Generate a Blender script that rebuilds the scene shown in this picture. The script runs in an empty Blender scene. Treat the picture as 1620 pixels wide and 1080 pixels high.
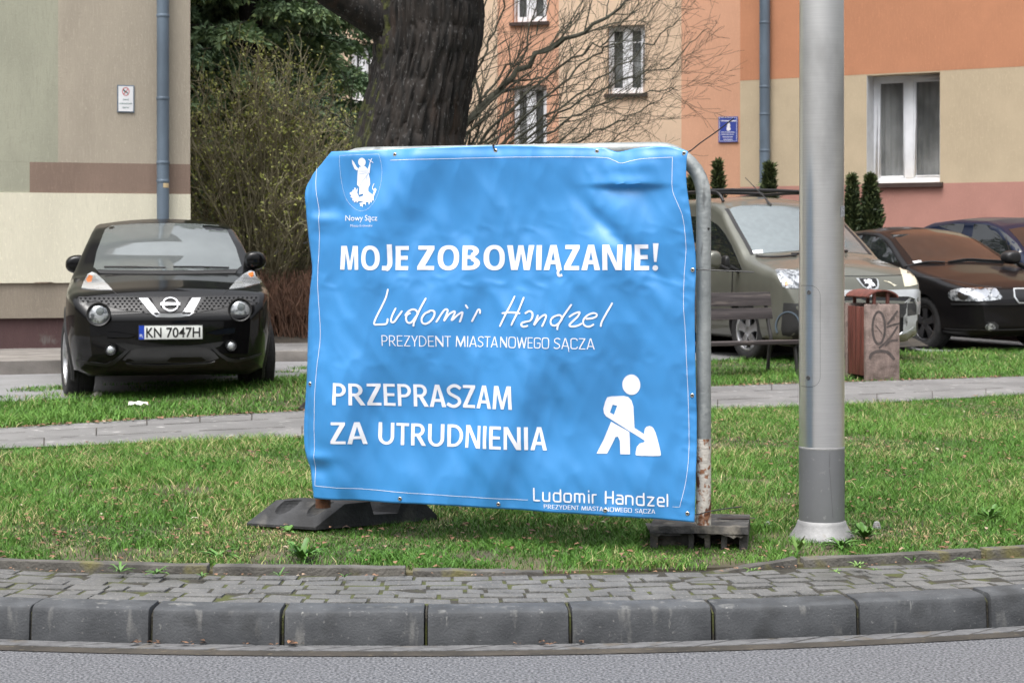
import bpy, bmesh, math, random
import numpy as np
from mathutils import Vector, Matrix, geometry
from mathutils.bvhtree import BVHTree

R = math.radians
random.seed(7); rng = np.random.default_rng(7)
sc = bpy.context.scene
COL = sc.collection

# ---------------------------------------------------------------- camera, sky, sun, exposure
F, CX, HY, CH = 3000.0, 810.0, 395.0, 1.42      # focal length in photo pixels, principal column, horizon row, eye height
cd = bpy.data.cameras.new('camera'); cam = bpy.data.objects.new('camera', cd); COL.objects.link(cam)
cam.location = (0, 0, CH); cam.rotation_euler = (R(90), 0, 0)
cd.sensor_width = 36; cd.lens = 36 * F / 1620; cd.shift_y = (HY - 540) / 1620
cd.clip_start = 0.1; cd.clip_end = 2000
cd.dof.use_dof = True; cd.dof.focus_distance = 8.3; cd.dof.aperture_fstop = 9.0
sc.camera = cam
w = bpy.data.worlds.new('World'); sc.world = w; w.use_nodes = True
nt = w.node_tree; bg = nt.nodes['Background']
sky = nt.nodes.new('ShaderNodeTexSky'); sky.sky_type = 'NISHITA'; sky.sun_disc = False
SUN_EL, SUN_AZ = 66.0, -150.0                      # azimuth of the sun, clockwise from +Y
sky.sun_elevation = R(SUN_EL); sky.sun_rotation = R(SUN_AZ)
sky.dust_density = 6.0; sky.air_density = 1.0; sky.ozone_density = 1.0
hs = nt.nodes.new('ShaderNodeHueSaturation'); hs.inputs['Saturation'].default_value = 0.22
nt.links.new(sky.outputs[0], hs.inputs['Color'])
# overcast: the cloud layer is brighter overhead than at the horizon
wt = nt.nodes.new('ShaderNodeTexCoord'); sx = nt.nodes.new('ShaderNodeSeparateXYZ'); mr = nt.nodes.new('ShaderNodeMapRange'); vm = nt.nodes.new('ShaderNodeVectorMath'); vm.operation = 'SCALE'
mr.inputs[1].default_value = 0; mr.inputs[2].default_value = 1; mr.inputs[3].default_value = .55; mr.inputs[4].default_value = 2.7
nt.links.new(wt.outputs['Generated'], sx.inputs[0]); nt.links.new(sx.outputs[2], mr.inputs[0]); nt.links.new(hs.outputs[0], vm.inputs[0]); nt.links.new(mr.outputs[0], vm.inputs['Scale']); nt.links.new(vm.outputs[0], bg.inputs[0])
bg.inputs[1].default_value = 0.15
sl = bpy.data.lights.new('sun', 'SUN'); so = bpy.data.objects.new('sun', sl); COL.objects.link(so)
sl.energy = 0.5; sl.angle = R(30); sl.color = (1, .97, .93)
sd = Vector((math.sin(R(SUN_AZ)) * math.cos(R(SUN_EL)), math.cos(R(SUN_AZ)) * math.cos(R(SUN_EL)), math.sin(R(SUN_EL))))
so.rotation_euler = sd.to_track_quat('Z', 'Y').to_euler(); so.location = sd * 60
sc.view_settings.view_transform = 'Standard'; sc.view_settings.look = 'None'
sc.view_settings.exposure = 0.18; sc.view_settings.gamma = 1.0
sc.render.engine = 'CYCLES'; sc.cycles.max_bounces = 6; sc.cycles.use_denoising = True

# ---------------------------------------------------------------- helpers
def P(px, py, D): return Vector(((px - CX) / F * D, D, CH + (HY - py) / F * D))
def G(px, py, z=0.2): return P(px, py, (CH - z) * F / (py - HY))
def lin(c): return tuple((x / 12.92 if x <= .04045 else ((x + .055) / 1.055) ** 2.4) for x in (v / 255 for v in c))

class Plane:                                        # a vertical plane: origin o, horizontal direction at angle a
    def __init__(s, o, ang):
        s.o = Vector((o[0], o[1], 0)); s.u = Vector((math.cos(ang), math.sin(ang), 0)); s.n = Vector((math.sin(ang), -math.cos(ang), 0))
    def px(s, px, py):                              # photo pixel -> (along, height)
        d = Vector(((px - CX) / F, 1, (HY - py) / F)); c = Vector((0, 0, CH))
        t = (s.o - c).dot(s.n) / d.dot(s.n); p = c + d * t
        return (p - s.o).dot(s.u), p.z
    def at(s, a, z, off=0): return s.o + s.u * a + Vector((0, 0, z)) + s.n * off
    def pp(s, px, py, off=0): return s.at(*s.px(px, py), off)

class MB:
    def __init__(s): s.v = []; s.f = []; s.m = []
    def add(s, vs, fs, mi=0):
        b = len(s.v); s.v += [tuple(v) for v in vs]; s.f += [tuple(i + b for i in f) for f in fs]; s.m += [mi] * len(fs); return s
    def box(s, a, b, mi=0, tf=None):
        (x0, y0, z0), (x1, y1, z1) = a, b
        vs = [(x0,y0,z0),(x1,y0,z0),(x1,y1,z0),(x0,y1,z0),(x0,y0,z1),(x1,y0,z1),(x1,y1,z1),(x0,y1,z1)]
        if tf: vs = [tf(Vector(v)) for v in vs]
        return s.add(vs, [(0,3,2,1),(4,5,6,7),(0,1,5,4),(1,2,6,5),(2,3,7,6),(3,0,4,7)], mi)
    def tube(s, pts, rad, n=8, mi=0, cap=True):
        pts = [Vector(p) for p in pts]; m = len(pts)
        if not hasattr(rad, '__len__'): rad = [rad] * m
        t0 = (pts[1] - pts[0]).normalized(); up = Vector((0,0,1)) if abs(t0.z) < .9 else Vector((1,0,0))
        x = t0.cross(up).normalized(); vs = []
        for i in range(m):
            t = (pts[min(i+1,m-1)] - pts[max(i-1,0)]).normalized()
            x = (x - t * x.dot(t)).normalized(); y = t.cross(x)
            for k in range(n):
                a = 2*math.pi*k/n; vs.append(pts[i] + (x*math.cos(a) + y*math.sin(a)) * rad[i])
        fs = [(i*n+k, i*n+(k+1)%n, (i+1)*n+(k+1)%n, (i+1)*n+k) for i in range(m-1) for k in range(n)]
        if cap: fs += [tuple(range(n-1,-1,-1)), tuple(range((m-1)*n, m*n))]
        return s.add(vs, fs, mi)
    def lathe(s, prof, n=32, mi=0, c=(0,0,0), tf=None, cap=True):   # profile [(r,z)]
        vs = []; m = len(prof)
        for r, z in prof:
            for k in range(n):
                a = 2*math.pi*k/n; v = Vector((c[0]+r*math.cos(a), c[1]+r*math.sin(a), c[2]+z)); vs.append(tf(v) if tf else v)
        fs = [(i*n+k, i*n+(k+1)%n, (i+1)*n+(k+1)%n, (i+1)*n+k) for i in range(m-1) for k in range(n)]
        if cap and prof[0][0] > 1e-6: fs.append(tuple(range(n-1,-1,-1)))
        if cap and prof[-1][0] > 1e-6: fs.append(tuple(range((m-1)*n, m*n)))
        return s.add(vs, fs, mi)
    def prism(s, front, back, mi=0):                 # two matching loops of 3-D points
        n = len(front)
        return s.add(list(front)+list(back), [tuple(range(n)), tuple(range(2*n-1,n-1,-1))] + [(i, n+i, n+(i+1)%n, (i+1)%n) for i in range(n)], mi)
    def build(s, name, mats, parent=None, smooth=False, bevel=0, sharp=None):
        me = bpy.data.meshes.new(name); me.from_pydata(s.v, [], s.f); me.update()
        if not isinstance(mats, (list, tuple)): mats = [mats]
        for m in mats: me.materials.append(m)
        if len(mats) > 1: me.polygons.foreach_set('material_index', s.m)
        return finish(me, name, parent, smooth, bevel, sharp)

def finish(me, name, parent=None, smooth=False, bevel=0, sharp=None):
    bm = bmesh.new(); bm.from_mesh(me); bmesh.ops.remove_doubles(bm, verts=bm.verts, dist=1e-5)
    bmesh.ops.recalc_face_normals(bm, faces=bm.faces)
    if bevel:
        es = [e for e in bm.edges if len(e.link_faces) == 2 and e.calc_face_angle(0) > R(30)]
        bmesh.ops.bevel(bm, geom=es, offset=bevel, segments=2, profile=.6, affect='EDGES', clamp_overlap=True)
    bm.to_mesh(me); bm.free()
    if smooth or bevel:
        me.polygons.foreach_set('use_smooth', [True]*len(me.polygons))
        me.set_sharp_from_angle(angle=R(sharp or 40))
    o = bpy.data.objects.new(name, me); COL.objects.link(o)
    if parent: o.parent = parent
    return o

def raw_mesh(name, v, f, mat, parent=None, attr=None, smooth=False):     # big numpy meshes; f: (n,3) or (n,4)
    me = bpy.data.meshes.new(name); k = f.shape[1]
    me.vertices.add(len(v)); me.vertices.foreach_set('co', np.ascontiguousarray(v, np.float32).ravel())
    me.loops.add(f.size); me.loops.foreach_set('vertex_index', np.ascontiguousarray(f, np.int32).ravel())
    me.polygons.add(len(f)); me.polygons.foreach_set('loop_start', np.arange(0, f.size, k, dtype=np.int32))
    if attr is not None:
        a = me.attributes.new('tint', 'FLOAT', 'POINT'); a.data.foreach_set('value', np.ascontiguousarray(attr, np.float32))
    me.update(calc_edges=True); me.validate()
    if smooth: me.polygons.foreach_set('use_smooth', [True]*len(me.polygons))
    me.materials.append(mat); o = bpy.data.objects.new(name, me); COL.objects.link(o)
    if parent: o.parent = parent
    return o

def tag(o, label=None, cat=None, group=None, kind=None):
    if label: o['label'] = label
    if cat: o['category'] = cat
    if group: o['group'] = group
    if kind: o['kind'] = kind
    return o
def struct(o): o['kind'] = 'structure'; return o
def thing(name, label, cat, loc=(0,0,0), rz=0, group=None):
    o = bpy.data.objects.new(name, None); COL.objects.link(o); o.location = loc; o.rotation_euler = (0,0,rz); o.empty_display_size = .2
    return tag(o, label, cat, group)
def keep(child, parent):                             # parent without moving
    child.parent = parent; child.matrix_parent_inverse = Matrix.Translation(parent.location).inverted() if parent.rotation_euler.z == 0 else (Matrix.Translation(parent.location) @ parent.rotation_euler.to_matrix().to_4x4()).inverted()
    return child

# value noise
def vnoise(x, y, seed=0):
    r = np.random.default_rng(seed); T = r.random((64,64))
    xi = np.floor(x).astype(int); yi = np.floor(y).astype(int); fx = x-xi; fy = y-yi
    fx = fx*fx*fx*(fx*(fx*6-15)+10); fy = fy*fy*fy*(fy*(fy*6-15)+10)
    g = lambda a, b: T[a % 64, b % 64]
    return (g(xi,yi)*(1-fx)+g(xi+1,yi)*fx)*(1-fy) + (g(xi,yi+1)*(1-fx)+g(xi+1,yi+1)*fx)*fy - .5

def smooth_loop(p, n=2):
    p = [Vector(q) for q in p]
    for _ in range(n):
        p = [v for i in range(len(p)) for v in (p[i]*.75+p[(i+1)%len(p)]*.25, p[i]*.25+p[(i+1)%len(p)]*.75)]
    return [tuple(v) for v in p]
def ellipse(cx, cy, rx, ry, n=24, a0=0): return [(cx+rx*math.cos(2*math.pi*i/n+a0), cy+ry*math.sin(2*math.pi*i/n+a0)) for i in range(n)]
def inside(x, y, loops):
    x = np.asarray(x, float); y = np.asarray(y, float); r = np.zeros(x.shape, bool)
    for L in loops:
        n = len(L)
        for i in range(n):
            (x0,y0),(x1,y1) = L[i][:2], L[(i+1)%n][:2]
            if y0 == y1: continue
            c = ((y0 > y) != (y1 > y)) & (x < (x1-x0)*(y-y0)/(y1-y0)+x0); r ^= c
    return r
def fill2d(loops, res):                              # constrained triangulation with inner points
    vs = []; es = []
    for L in loops:
        b = len(vs); pts = []
        for i in range(len(L)):
            a = Vector(L[i][:2]); c = Vector(L[(i+1)%len(L)][:2]); k = max(1, int((c-a).length/res))
            pts += [a.lerp(c, j/k) for j in range(k)]
        vs += pts; es += [(b+i, b+(i+1)%len(pts)) for i in range(len(pts))]
    xs = [v.x for v in vs]; ys = [v.y for v in vs]
    gx, gy = np.meshgrid(np.arange(min(xs)+res*.5, max(xs), res), np.arange(min(ys)+res*.5, max(ys), res))
    gx = gx.ravel(); gy = gy.ravel(); ok = inside(gx, gy, loops)
    B = np.array([(v.x, v.y) for v in vs])
    if ok.any():
        G_ = np.stack([gx[ok], gy[ok]], 1); d = np.min(((G_[:,None,:]-B[None])**2).sum(2), 1); G_ = G_[d > (res*.45)**2]
        vs += [Vector(g) for g in G_]
    r = geometry.delaunay_2d_cdt(vs, es, [], 0, 1e-7)
    V = np.array([tuple(v) for v in r[0]]); T = [f for f in r[2]]
    c = np.array([V[list(f)].mean(0) for f in T]); ok = inside(c[:,0], c[:,1], loops)
    return V, [tuple(f) for f, k in zip(T, ok) if k]
def ribbon(pts, wd):                                 # stroke outline as one loop
    pts = [Vector(p) for p in pts]; L = []; Rr = []
    if not hasattr(wd, '__len__'): wd = [wd]*len(pts)
    for i, p in enumerate(pts):
        a = (p-pts[i-1]).normalized() if i else None; b = (pts[i+1]-p).normalized() if i < len(pts)-1 else None
        t = (a+b).normalized() if a and b and (a+b).length > .2 else (b or a)
        n = Vector((-t.y, t.x)); k = 1.0
        if a and b: k = min(1.6, 1/max(.3, n.dot(Vector((-a.y, a.x)))))
        e = Vector((0,0))
        if i == 0: e = -t*wd[i]*.35
        if i == len(pts)-1: e = t*wd[i]*.35
        L.append(tuple(p+e+n*wd[i]*.5*k)); Rr.append(tuple(p+e-n*wd[i]*.5*k))
    return L + Rr[::-1]
def catmull(pts, k=6):
    pts = [Vector(p) for p in pts]; out = []
    for i in range(len(pts)-1):
        p0 = pts[max(i-1,0)]; p1 = pts[i]; p2 = pts[i+1]; p3 = pts[min(i+2,len(pts)-1)]
        for j in range(k):
            t = j/k; out.append(.5*((2*p1)+(p2-p0)*t+(2*p0-5*p1+4*p2-p3)*t*t+(3*p1-p0-3*p2+p3)*t**3))
    return out + [pts[-1]]
def text_tris(s, offset=0.0, spacing=1.0):           # filled text in its own 2-D units, normalised: x 0..1 over ink width, y in cap heights
    c = bpy.data.curves.new('txt', 'FONT'); c.body = s; c.offset = offset; c.resolution_u = 5; c.space_character = spacing
    o = bpy.data.objects.new('txt', c); COL.objects.link(o); d = bpy.context.evaluated_depsgraph_get(); d.update()
    me = bpy.data.meshes.new_from_object(o.evaluated_get(d)); bpy.data.objects.remove(o)
    return me
def text_mesh(s, fn, name, mat, parent, maxlen, offset=0.0, spacing=1.0, cap=0.73):
    me = text_tris(s, offset, spacing); bm = bmesh.new(); bm.from_mesh(me); bmesh.ops.remove_doubles(bm, verts=bm.verts, dist=1e-6)
    xs = [v.co.x for v in bm.verts]; x0, x1 = min(xs), max(xs)
    for v in bm.verts: v.co = Vector(((v.co.x-x0)/(x1-x0), v.co.y/cap, 0))
    W = fn.scale                                      # (width, height) in metres, to refine
    for _ in range(5):
        es = [e for e in bm.edges if math.hypot((e.verts[0].co.x-e.verts[1].co.x)*W[0], (e.verts[0].co.y-e.verts[1].co.y)*W[1]) > maxlen]
        if not es: break
        bmesh.ops.subdivide_edges(bm, edges=es, cuts=1); bmesh.ops.triangulate(bm, faces=[f for f in bm.faces if len(f.verts) > 3])
    for v in bm.verts: v.co = fn(v.co.x, v.co.y)
    m2 = bpy.data.meshes.new(name); bm.to_mesh(m2); bm.free(); m2.materials.append(mat)
    m2.polygons.foreach_set('use_smooth', [True]*len(m2.polygons))
    o = bpy.data.objects.new(name, m2); COL.objects.link(o); bpy.data.meshes.remove(me)
    if parent: keep(o, parent)
    return o

# ---------------------------------------------------------------- materials
def mat(name, col, rough=.6, metal=0, var=.12, scale=6, bump=0, bscale=60, col2=None, stretch=(1,1,1), coat=0, spec=None, crough=.03, fac=(.35,.65), detail=5, tint=None, wear=None):
    m = bpy.data.materials.new(name); m.use_nodes = True; n = m.node_tree; b = n.nodes['Principled BSDF']
    b.inputs['Roughness'].default_value = rough; b.inputs['Metallic'].default_value = metal
    if coat: b.inputs['Coat Weight'].default_value = coat; b.inputs['Coat Roughness'].default_value = crough
    if spec is not None: b.inputs['Specular IOR Level'].default_value = spec
    tc = n.nodes.new('ShaderNodeTexCoord'); mp = n.nodes.new('ShaderNodeMapping'); mp.inputs['Scale'].default_value = stretch
    n.links.new(tc.outputs['Object'], mp.inputs[0])
    nz = n.nodes.new('ShaderNodeTexNoise'); nz.inputs['Scale'].default_value = scale; nz.inputs['Detail'].default_value = detail
    n.links.new(mp.outputs[0], nz.inputs['Vector'])
    rp = n.nodes.new('ShaderNodeValToRGB'); c2 = col2 or tuple(max(0,x*(1-var*2)) for x in col); c1 = col if col2 else tuple(min(1,x*(1+var)) for x in col)
    rp.color_ramp.elements[0].position = fac[0]; rp.color_ramp.elements[1].position = fac[1]
    rp.color_ramp.elements[0].color = (*c2, 1); rp.color_ramp.elements[1].color = (*c1, 1)
    n.links.new(nz.outputs[0], rp.inputs[0]); out = rp.outputs[0]
    for wv in (wear or []):                           # (colour, scale, threshold, softness, stretch)
        wm = n.nodes.new('ShaderNodeMapping'); wm.inputs['Scale'].default_value = wv[4] if len(wv) > 4 else (1,1,1); n.links.new(tc.outputs['Object'], wm.inputs[0])
        wn = n.nodes.new('ShaderNodeTexNoise'); wn.inputs['Scale'].default_value = wv[1]; wn.inputs['Detail'].default_value = 8; n.links.new(wm.outputs[0], wn.inputs['Vector'])
        wr = n.nodes.new('ShaderNodeMapRange'); wr.inputs[1].default_value = wv[2]; wr.inputs[2].default_value = wv[2]+wv[3]; n.links.new(wn.outputs[0], wr.inputs[0])
        mx = n.nodes.new('ShaderNodeMix'); mx.data_type = 'RGBA'; n.links.new(wr.outputs[0], mx.inputs[0]); n.links.new(out, mx.inputs[6]); mx.inputs[7].default_value = (*wv[0], 1); out = mx.outputs[2]
    if tint:                                          # per-vertex tint: list of (pos, colour)
        at = n.nodes.new('ShaderNodeAttribute'); at.attribute_name = 'tint'; tr = n.nodes.new('ShaderNodeValToRGB')
        while len(tr.color_ramp.elements) < len(tint): tr.color_ramp.elements.new(.5)
        for e, (p, c) in zip(tr.color_ramp.elements, tint): e.position = p; e.color = (*c, 1)
        n.links.new(at.outputs['Fac'], tr.inputs[0]); out = tr.outputs[0]
    n.links.new(out, b.inputs['Base Color'])
    if bump:
        bz = n.nodes.new('ShaderNodeTexNoise'); bz.inputs['Scale'].default_value = bscale; bz.inputs['Detail'].default_value = 6; n.links.new(mp.outputs[0], bz.inputs['Vector'])
        bp = n.nodes.new('ShaderNodeBump'); bp.inputs['Strength'].default_value = bump; bp.inputs['Distance'].default_value = .01
        n.links.new(bz.outputs[0], bp.inputs['Height']); n.links.new(bp.outputs[0], b.inputs['Normal'])
    return m
M = {}
M['white'] = mat('white_print', (.80,.81,.86), .55, var=.02)
M['white_plastic'] = mat('white_plastic', (.72,.73,.75), .35, var=.04)
M['rubber'] = mat('black_rubber', (.028,.029,.031), .75, var=.3, scale=9, bump=.35, bscale=70, wear=[((.10,.095,.085), 7, .56, .2)])
M['rubber_dirty'] = mat('dirty_rubber', (.06,.058,.055), .85, var=.3, scale=12, bump=.8, bscale=45, wear=[((.16,.145,.12), 10, .52, .15)])
M['black'] = mat('black_plastic', (.012,.012,.013), .45, var=.1)
M['matt_black'] = mat('matt_black_trim', (.02,.02,.021), .7, var=.1)
M['tyre'] = mat('tyre_rubber', (.016,.016,.017), .8, var=.2, scale=20, bump=.2)
M['alloy'] = mat('alloy_rim', (.55,.56,.58), .3, metal=.9, var=.1)
M['dark_alloy'] = mat('dark_rim', (.06,.06,.065), .35, metal=.6, var=.1)
M['chrome'] = mat('chrome', (.62,.63,.65), .10, metal=1, var=.02)
M['lens'] = mat('headlamp_lens', (.50,.52,.54), .2, metal=.5, var=.3, scale=24, coat=1, fac=(.42,.58), col2=(.10,.11,.12), bump=.3, bscale=30)
M['clear_lens'] = mat('clear_lamp_glass', (.62,.64,.66), .12, metal=.25, var=.10, scale=9, coat=1)
M['amber'] = mat('amber_lens', (.75,.22,.06), .2, var=.1, coat=.5)
M['glass'] = mat('car_glass', (.012,.014,.015), .03, var=.1, coat=.6, spec=.6)
M['screen'] = mat('windscreen_glass', (.20,.22,.22), .03, metal=.5, var=.03, coat=.4)
M['glass_rain'] = mat('rain_wet_glass', (.26,.295,.30), .16, metal=.6, var=.05, scale=14, coat=.5, bump=.05, bscale=70, fac=(.3,.7))
# ---------------------------------------------------------------- ground, road, kerb, pavement
AX, AY, AR = -0.5, 15.15, 8.36                       # centre and radius of the round kerb
def arc(r, x):                                       # depth of the arc of radius r at lateral x (near side)
    return AY - math.sqrt(max(0, r*r-(x-AX)**2))
def tz(x, y):                                        # height of the lawn and yard
    x = np.asarray(x, float); y = np.asarray(y, float)
    t = np.clip((y-7.4)/2.2, 0, 1); t = t*t*(3-2*t)
    z = .145+.055*t
    z = z + .10*np.exp(-((x+1.75)/1.0)**2-((y-15.9)/.75)**2)
    return z
def tzf(x, y): return float(tz(x, y))

M['soil'] = mat('lawn_soil', (.115,.10,.05), .95, col2=(.05,.043,.026), scale=3, bump=.6, bscale=40, fac=(.4,.6))
M['bare_soil'] = mat('bare_soil', (.055,.046,.036), .95, col2=(.022,.019,.015), scale=5, bump=.7, bscale=30, wear=[((.09,.075,.05), 25, .6, .1)])
M['asphalt'] = mat('road_asphalt', (.185,.188,.20), .85, col2=(.045,.047,.053), scale=95, bump=1, bscale=110, fac=(.40,.62), detail=3, wear=[((.10,.10,.11), 1.3, .6, .3)])
M['yard'] = mat('yard_asphalt', (.22,.22,.225), .8, col2=(.15,.15,.152), scale=1.2, bump=.4, bscale=90, wear=[((.28,.275,.27), 30, .6, .15)])
M['path'] = mat('path_concrete', (.18,.177,.174), .85, col2=(.125,.123,.121), scale=2.2, bump=.3, bscale=90, wear=[((.15,.145,.14), 45, .6, .12), ((.33,.32,.31), 9, .62, .1)])
M['kerb'] = mat('kerb_concrete', (.066,.070,.075), .8, col2=(.038,.041,.045), scale=9, bump=.28, bscale=120, detail=9, wear=[((.13,.13,.13), 75, .64, .1), ((.14,.14,.135), 16, .60, .12, (1,1,.25)), ((.03,.032,.034), 5, .56, .12), ((.20,.20,.19), 30, .68, .05, (1,1,.2))])
M['paver'] = mat('paver_concrete', (.135,.134,.13), .85, col2=(.085,.085,.083), scale=6, bump=.7, bscale=110, wear=[((.22,.21,.195), 90, .60, .1), ((.07,.07,.062), 3, .54, .2)])
M['moss'] = mat('joint_moss', (.055,.062,.014), .95, col2=(.030,.027,.02), scale=9, bump=.8, bscale=60, fac=(.45,.56))
M['edging'] = mat('edging_stone', (.115,.108,.095), .9, col2=(.055,.052,.046), scale=8, bump=.7, bscale=80, wear=[((.12,.11,.045), 6, .56, .1)])
M['gutter'] = mat('gutter_stone', (.13,.132,.136), .85, col2=(.08,.08,.083), scale=20, bump=.5, bscale=90, wear=[((.09,.075,.055), 7, .58, .12)])

def sheet(name, poly, z, m, res=None, zfn=None, parent=None):
    me = MB(); V, T = fill2d([poly], res or 1e6)
    me.add([(x, y, (float(zfn(x, y)) if zfn else 0)+z) for x, y in V], T)
    return struct(me.build(name, m, parent, smooth=True))
# one ground sheet to the horizon, lower than everything
me = MB(); me.box((-600,-600,-.6), (600,900,-.05)); struct(me.build('ground', M['soil']))
# road: inside the arc's outer side
me = MB(); n = 60
xs = np.linspace(-14, 13, n)
def arcp(r, n=120, a0=-2.75, a1=-.35): return [(AX+r*math.cos(a), AY+r*math.sin(a)) for a in np.linspace(a0, a1, n)]
inn = arcp(AR+.092, 160); outx = [(x*6, -40) for x in np.linspace(-10, 10, 160)]
for i in range(159): me.add([(*outx[i],0),(*outx[i+1],0),(*inn[i+1],0),(*inn[i],0)], [(0,1,2,3)])
struct(me.build('road', M['asphalt']))
# gutter row of flat setts
g = MB(); k = 0; a = -2.4
while a < -.7:
    da = (.165+.02*random.random())/AR; pts = []
    for (r, aa) in ((AR+.004,a+.009), (AR+.090,a-.010), (AR+.090,a+da-.012), (AR+.004,a+da+.0072)): pts.append(Vector((AX+r*math.cos(aa), AY+r*math.sin(aa), 0)))
    h = .005+.002*random.random(); g.prism([p+Vector((0,0,h)) for p in pts], [p-Vector((0,0,.05)) for p in pts]); a += da
struct(g.build('gutter_strip', M['gutter'], bevel=.004))
# joint and gutter dirt
me = MB()
A = np.linspace(-2.5, -.6, 200)
for i in range(199):
    q = []
    for r, aa in ((AR+.02,A[i]),(AR+.02,A[i+1]),(AR+.17,A[i+1]),(AR+.17,A[i])): q.append((AX+r*math.cos(aa), AY+r*math.sin(aa), .003))
    me.add(q, [(0,1,2,3)])
struct(me.build('gutter_bed', M['bare_soil']))

# kerb stones: joints at the pixel columns seen in the photo
kerb = bpy.data.objects.new('kerb', None); COL.objects.link(kerb); struct(kerb)
jx = [-560,-350,-150,47,238,446,674,903,1130,1360,1566,1790,2010,2230]
def angle_at(px, r): # angle on the arc where column px meets radius r
    k = (px-CX)/F; lo, hi = -2.7, -.45
    for _ in range(50):
        m = (lo+hi)/2; x = AX+r*math.cos(m); y = AY+r*math.sin(m)
        if x/y < k: lo = m
        else: hi = m
    return m
KH = .128
for i in range(len(jx)-1):
    a0 = angle_at(jx[i], AR)+.0007+.0004*random.random(); a1 = angle_at(jx[i+1], AR)-.0007-.0005*random.random(); mb = MB(); dz = random.uniform(-.005,.004); dr = random.uniform(-.006,.006); n = 5
    prof = [(AR,-.08),(AR-.004,.03),(AR-.010,KH-.024),(AR-.017,KH-.007),(AR-.034,KH),(AR-.14,KH+.004),(AR-.148,KH-.004),(AR-.15,-.08)]
    rings = []
    for j in range(n):
        aa = a0+(a1-a0)*j/(n-1); rings.append([(AX+(r+dr)*math.cos(aa), AY+(r+dr)*math.sin(aa), z+(dz if z > 0 else 0)+random.uniform(-.0015,.0015)*(z > .02)) for r, z in prof])
    vs = [v for r_ in rings for v in r_]; m_ = len(prof)
    fs = [(j*m_+q, j*m_+(q+1)%m_, (j+1)*m_+(q+1)%m_, (j+1)*m_+q) for j in range(n-1) for q in range(m_)] + [tuple(range(m_)), tuple(range((n-1)*m_, n*m_))]
    mb.add(vs, fs); mb.build('kerb_stone', M['kerb'], kerb, bevel=.004, sharp=50)

# soil and moss packed in the kerb joints
m = MB()
for px in jx[1:-1]:
    a = angle_at(px, AR); h = .0035/AR; q = []
    for r, z in ((AR-.016,.0),(AR-.022,KH-.03),(AR-.05,KH-.012),(AR-.14,KH-.004)): q += [(AX+(r+.003*random.random())*math.cos(a+s*h), AY+r*math.sin(a+s*h), z) for s in (-1,1)]
    m.add(q, [(2*i,2*i+1,2*i+3,2*i+2) for i in range(3)])
struct(m.build('kerb_joint_soil', M['moss']))
# paved strip of concrete blocks with mossy joints
me = MB(); A = np.linspace(-2.6, -.5, 240)
RP0, RP1 = AR-.153, AR-.665
for i in range(239):
    q = []
    for r, aa in ((RP0+.02,A[i]),(RP0+.02,A[i+1]),(RP1-.06,A[i+1]),(RP1-.06,A[i])): q.append((AX+r*math.cos(aa), AY+r*math.sin(aa), .1235+(AR-.15-r)*.02))
    me.add(q, [(0,1,2,3)])
struct(me.build('paving_bed', M['moss']))
g = MB(); rows = 6; rw = (RP0-RP1)/rows
for j in range(rows):
    r0 = RP0-j*rw-.003; r1 = r0-rw+.006; a = -2.5+random.random()*.02
    while a < -.6:
        L = random.choice((.165,.165,.165,.165,.085))*random.uniform(.96,1.04); da = L/AR; e = (.005+.004*random.random())/AR
        zz = .128+(AR-.15-r0)*.02+random.uniform(-.004,.004); t1, t2 = random.uniform(-.003,.003), random.uniform(-.003,.003)
        top = []; 
        for r, aa, d in ((r0,a+e,t1),(r0,a+da-e,t2),(r1,a+da-e,-t1),(r1,a+e,-t2)):
            rr = r+random.uniform(-.002,.002); top.append(Vector((AX+rr*math.cos(aa), AY+rr*math.sin(aa), zz+d)))
        g.prism(top, [p-Vector((0,0,.06)) for p in top]); a += da
struct(g.build('paving', M['paver'], bevel=.004, sharp=50))

# thin edging stones between paving and lawn
edg = bpy.data.objects.new('lawn_edging', None); COL.objects.link(edg); struct(edg)
ER = RP1-.012
def edge_piece(px0, px1, h0, h1, dr0=0, dr1=0):
    a0 = angle_at(px0, ER)+.001; a1 = angle_at(px1, ER)-.001; mb = MB(); n = 8; rings = []
    for j in range(n):
        t = j/(n-1); aa = a0+(a1-a0)*t; h = h0+(h1-h0)*t; dr = dr0+(dr1-dr0)*t
        rings.append([(AX+(r-dr)*math.cos(aa), AY+(r-dr)*math.sin(aa), z) for r, z in ((ER,.05),(ER,h+random.uniform(-.003,.002)),(ER-.058,h+.002+random.uniform(-.003,.003)),(ER-.06,.05))])
    vs = [v for r_ in rings for v in r_]; m_ = 4
    fs = [(j*m_+q, j*m_+(q+1)%m_, (j+1)*m_+(q+1)%m_, (j+1)*m_+q) for j in range(n-1) for q in range(m_)] + [tuple(range(m_)), tuple(range((n-1)*m_, n*m_))]
    mb.add(vs, fs); mb.build('edging_stone', M['edging'], edg, bevel=.006, sharp=50)
edge_piece(-420,-20,.172,.172); edge_piece(-18,330,.172,.171); edge_piece(333,644,.171,.168,0,.005); edge_piece(650,862,.160,.150,.0,-.02)
edge_piece(1118,1268,.132,.172,-.03,.02); edge_piece(1273,1560,.168,.172,.02,.02); edge_piece(1563,1900,.172,.172,.02,.02); edge_piece(1903,2250,.172,.172,.02,.02)

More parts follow.
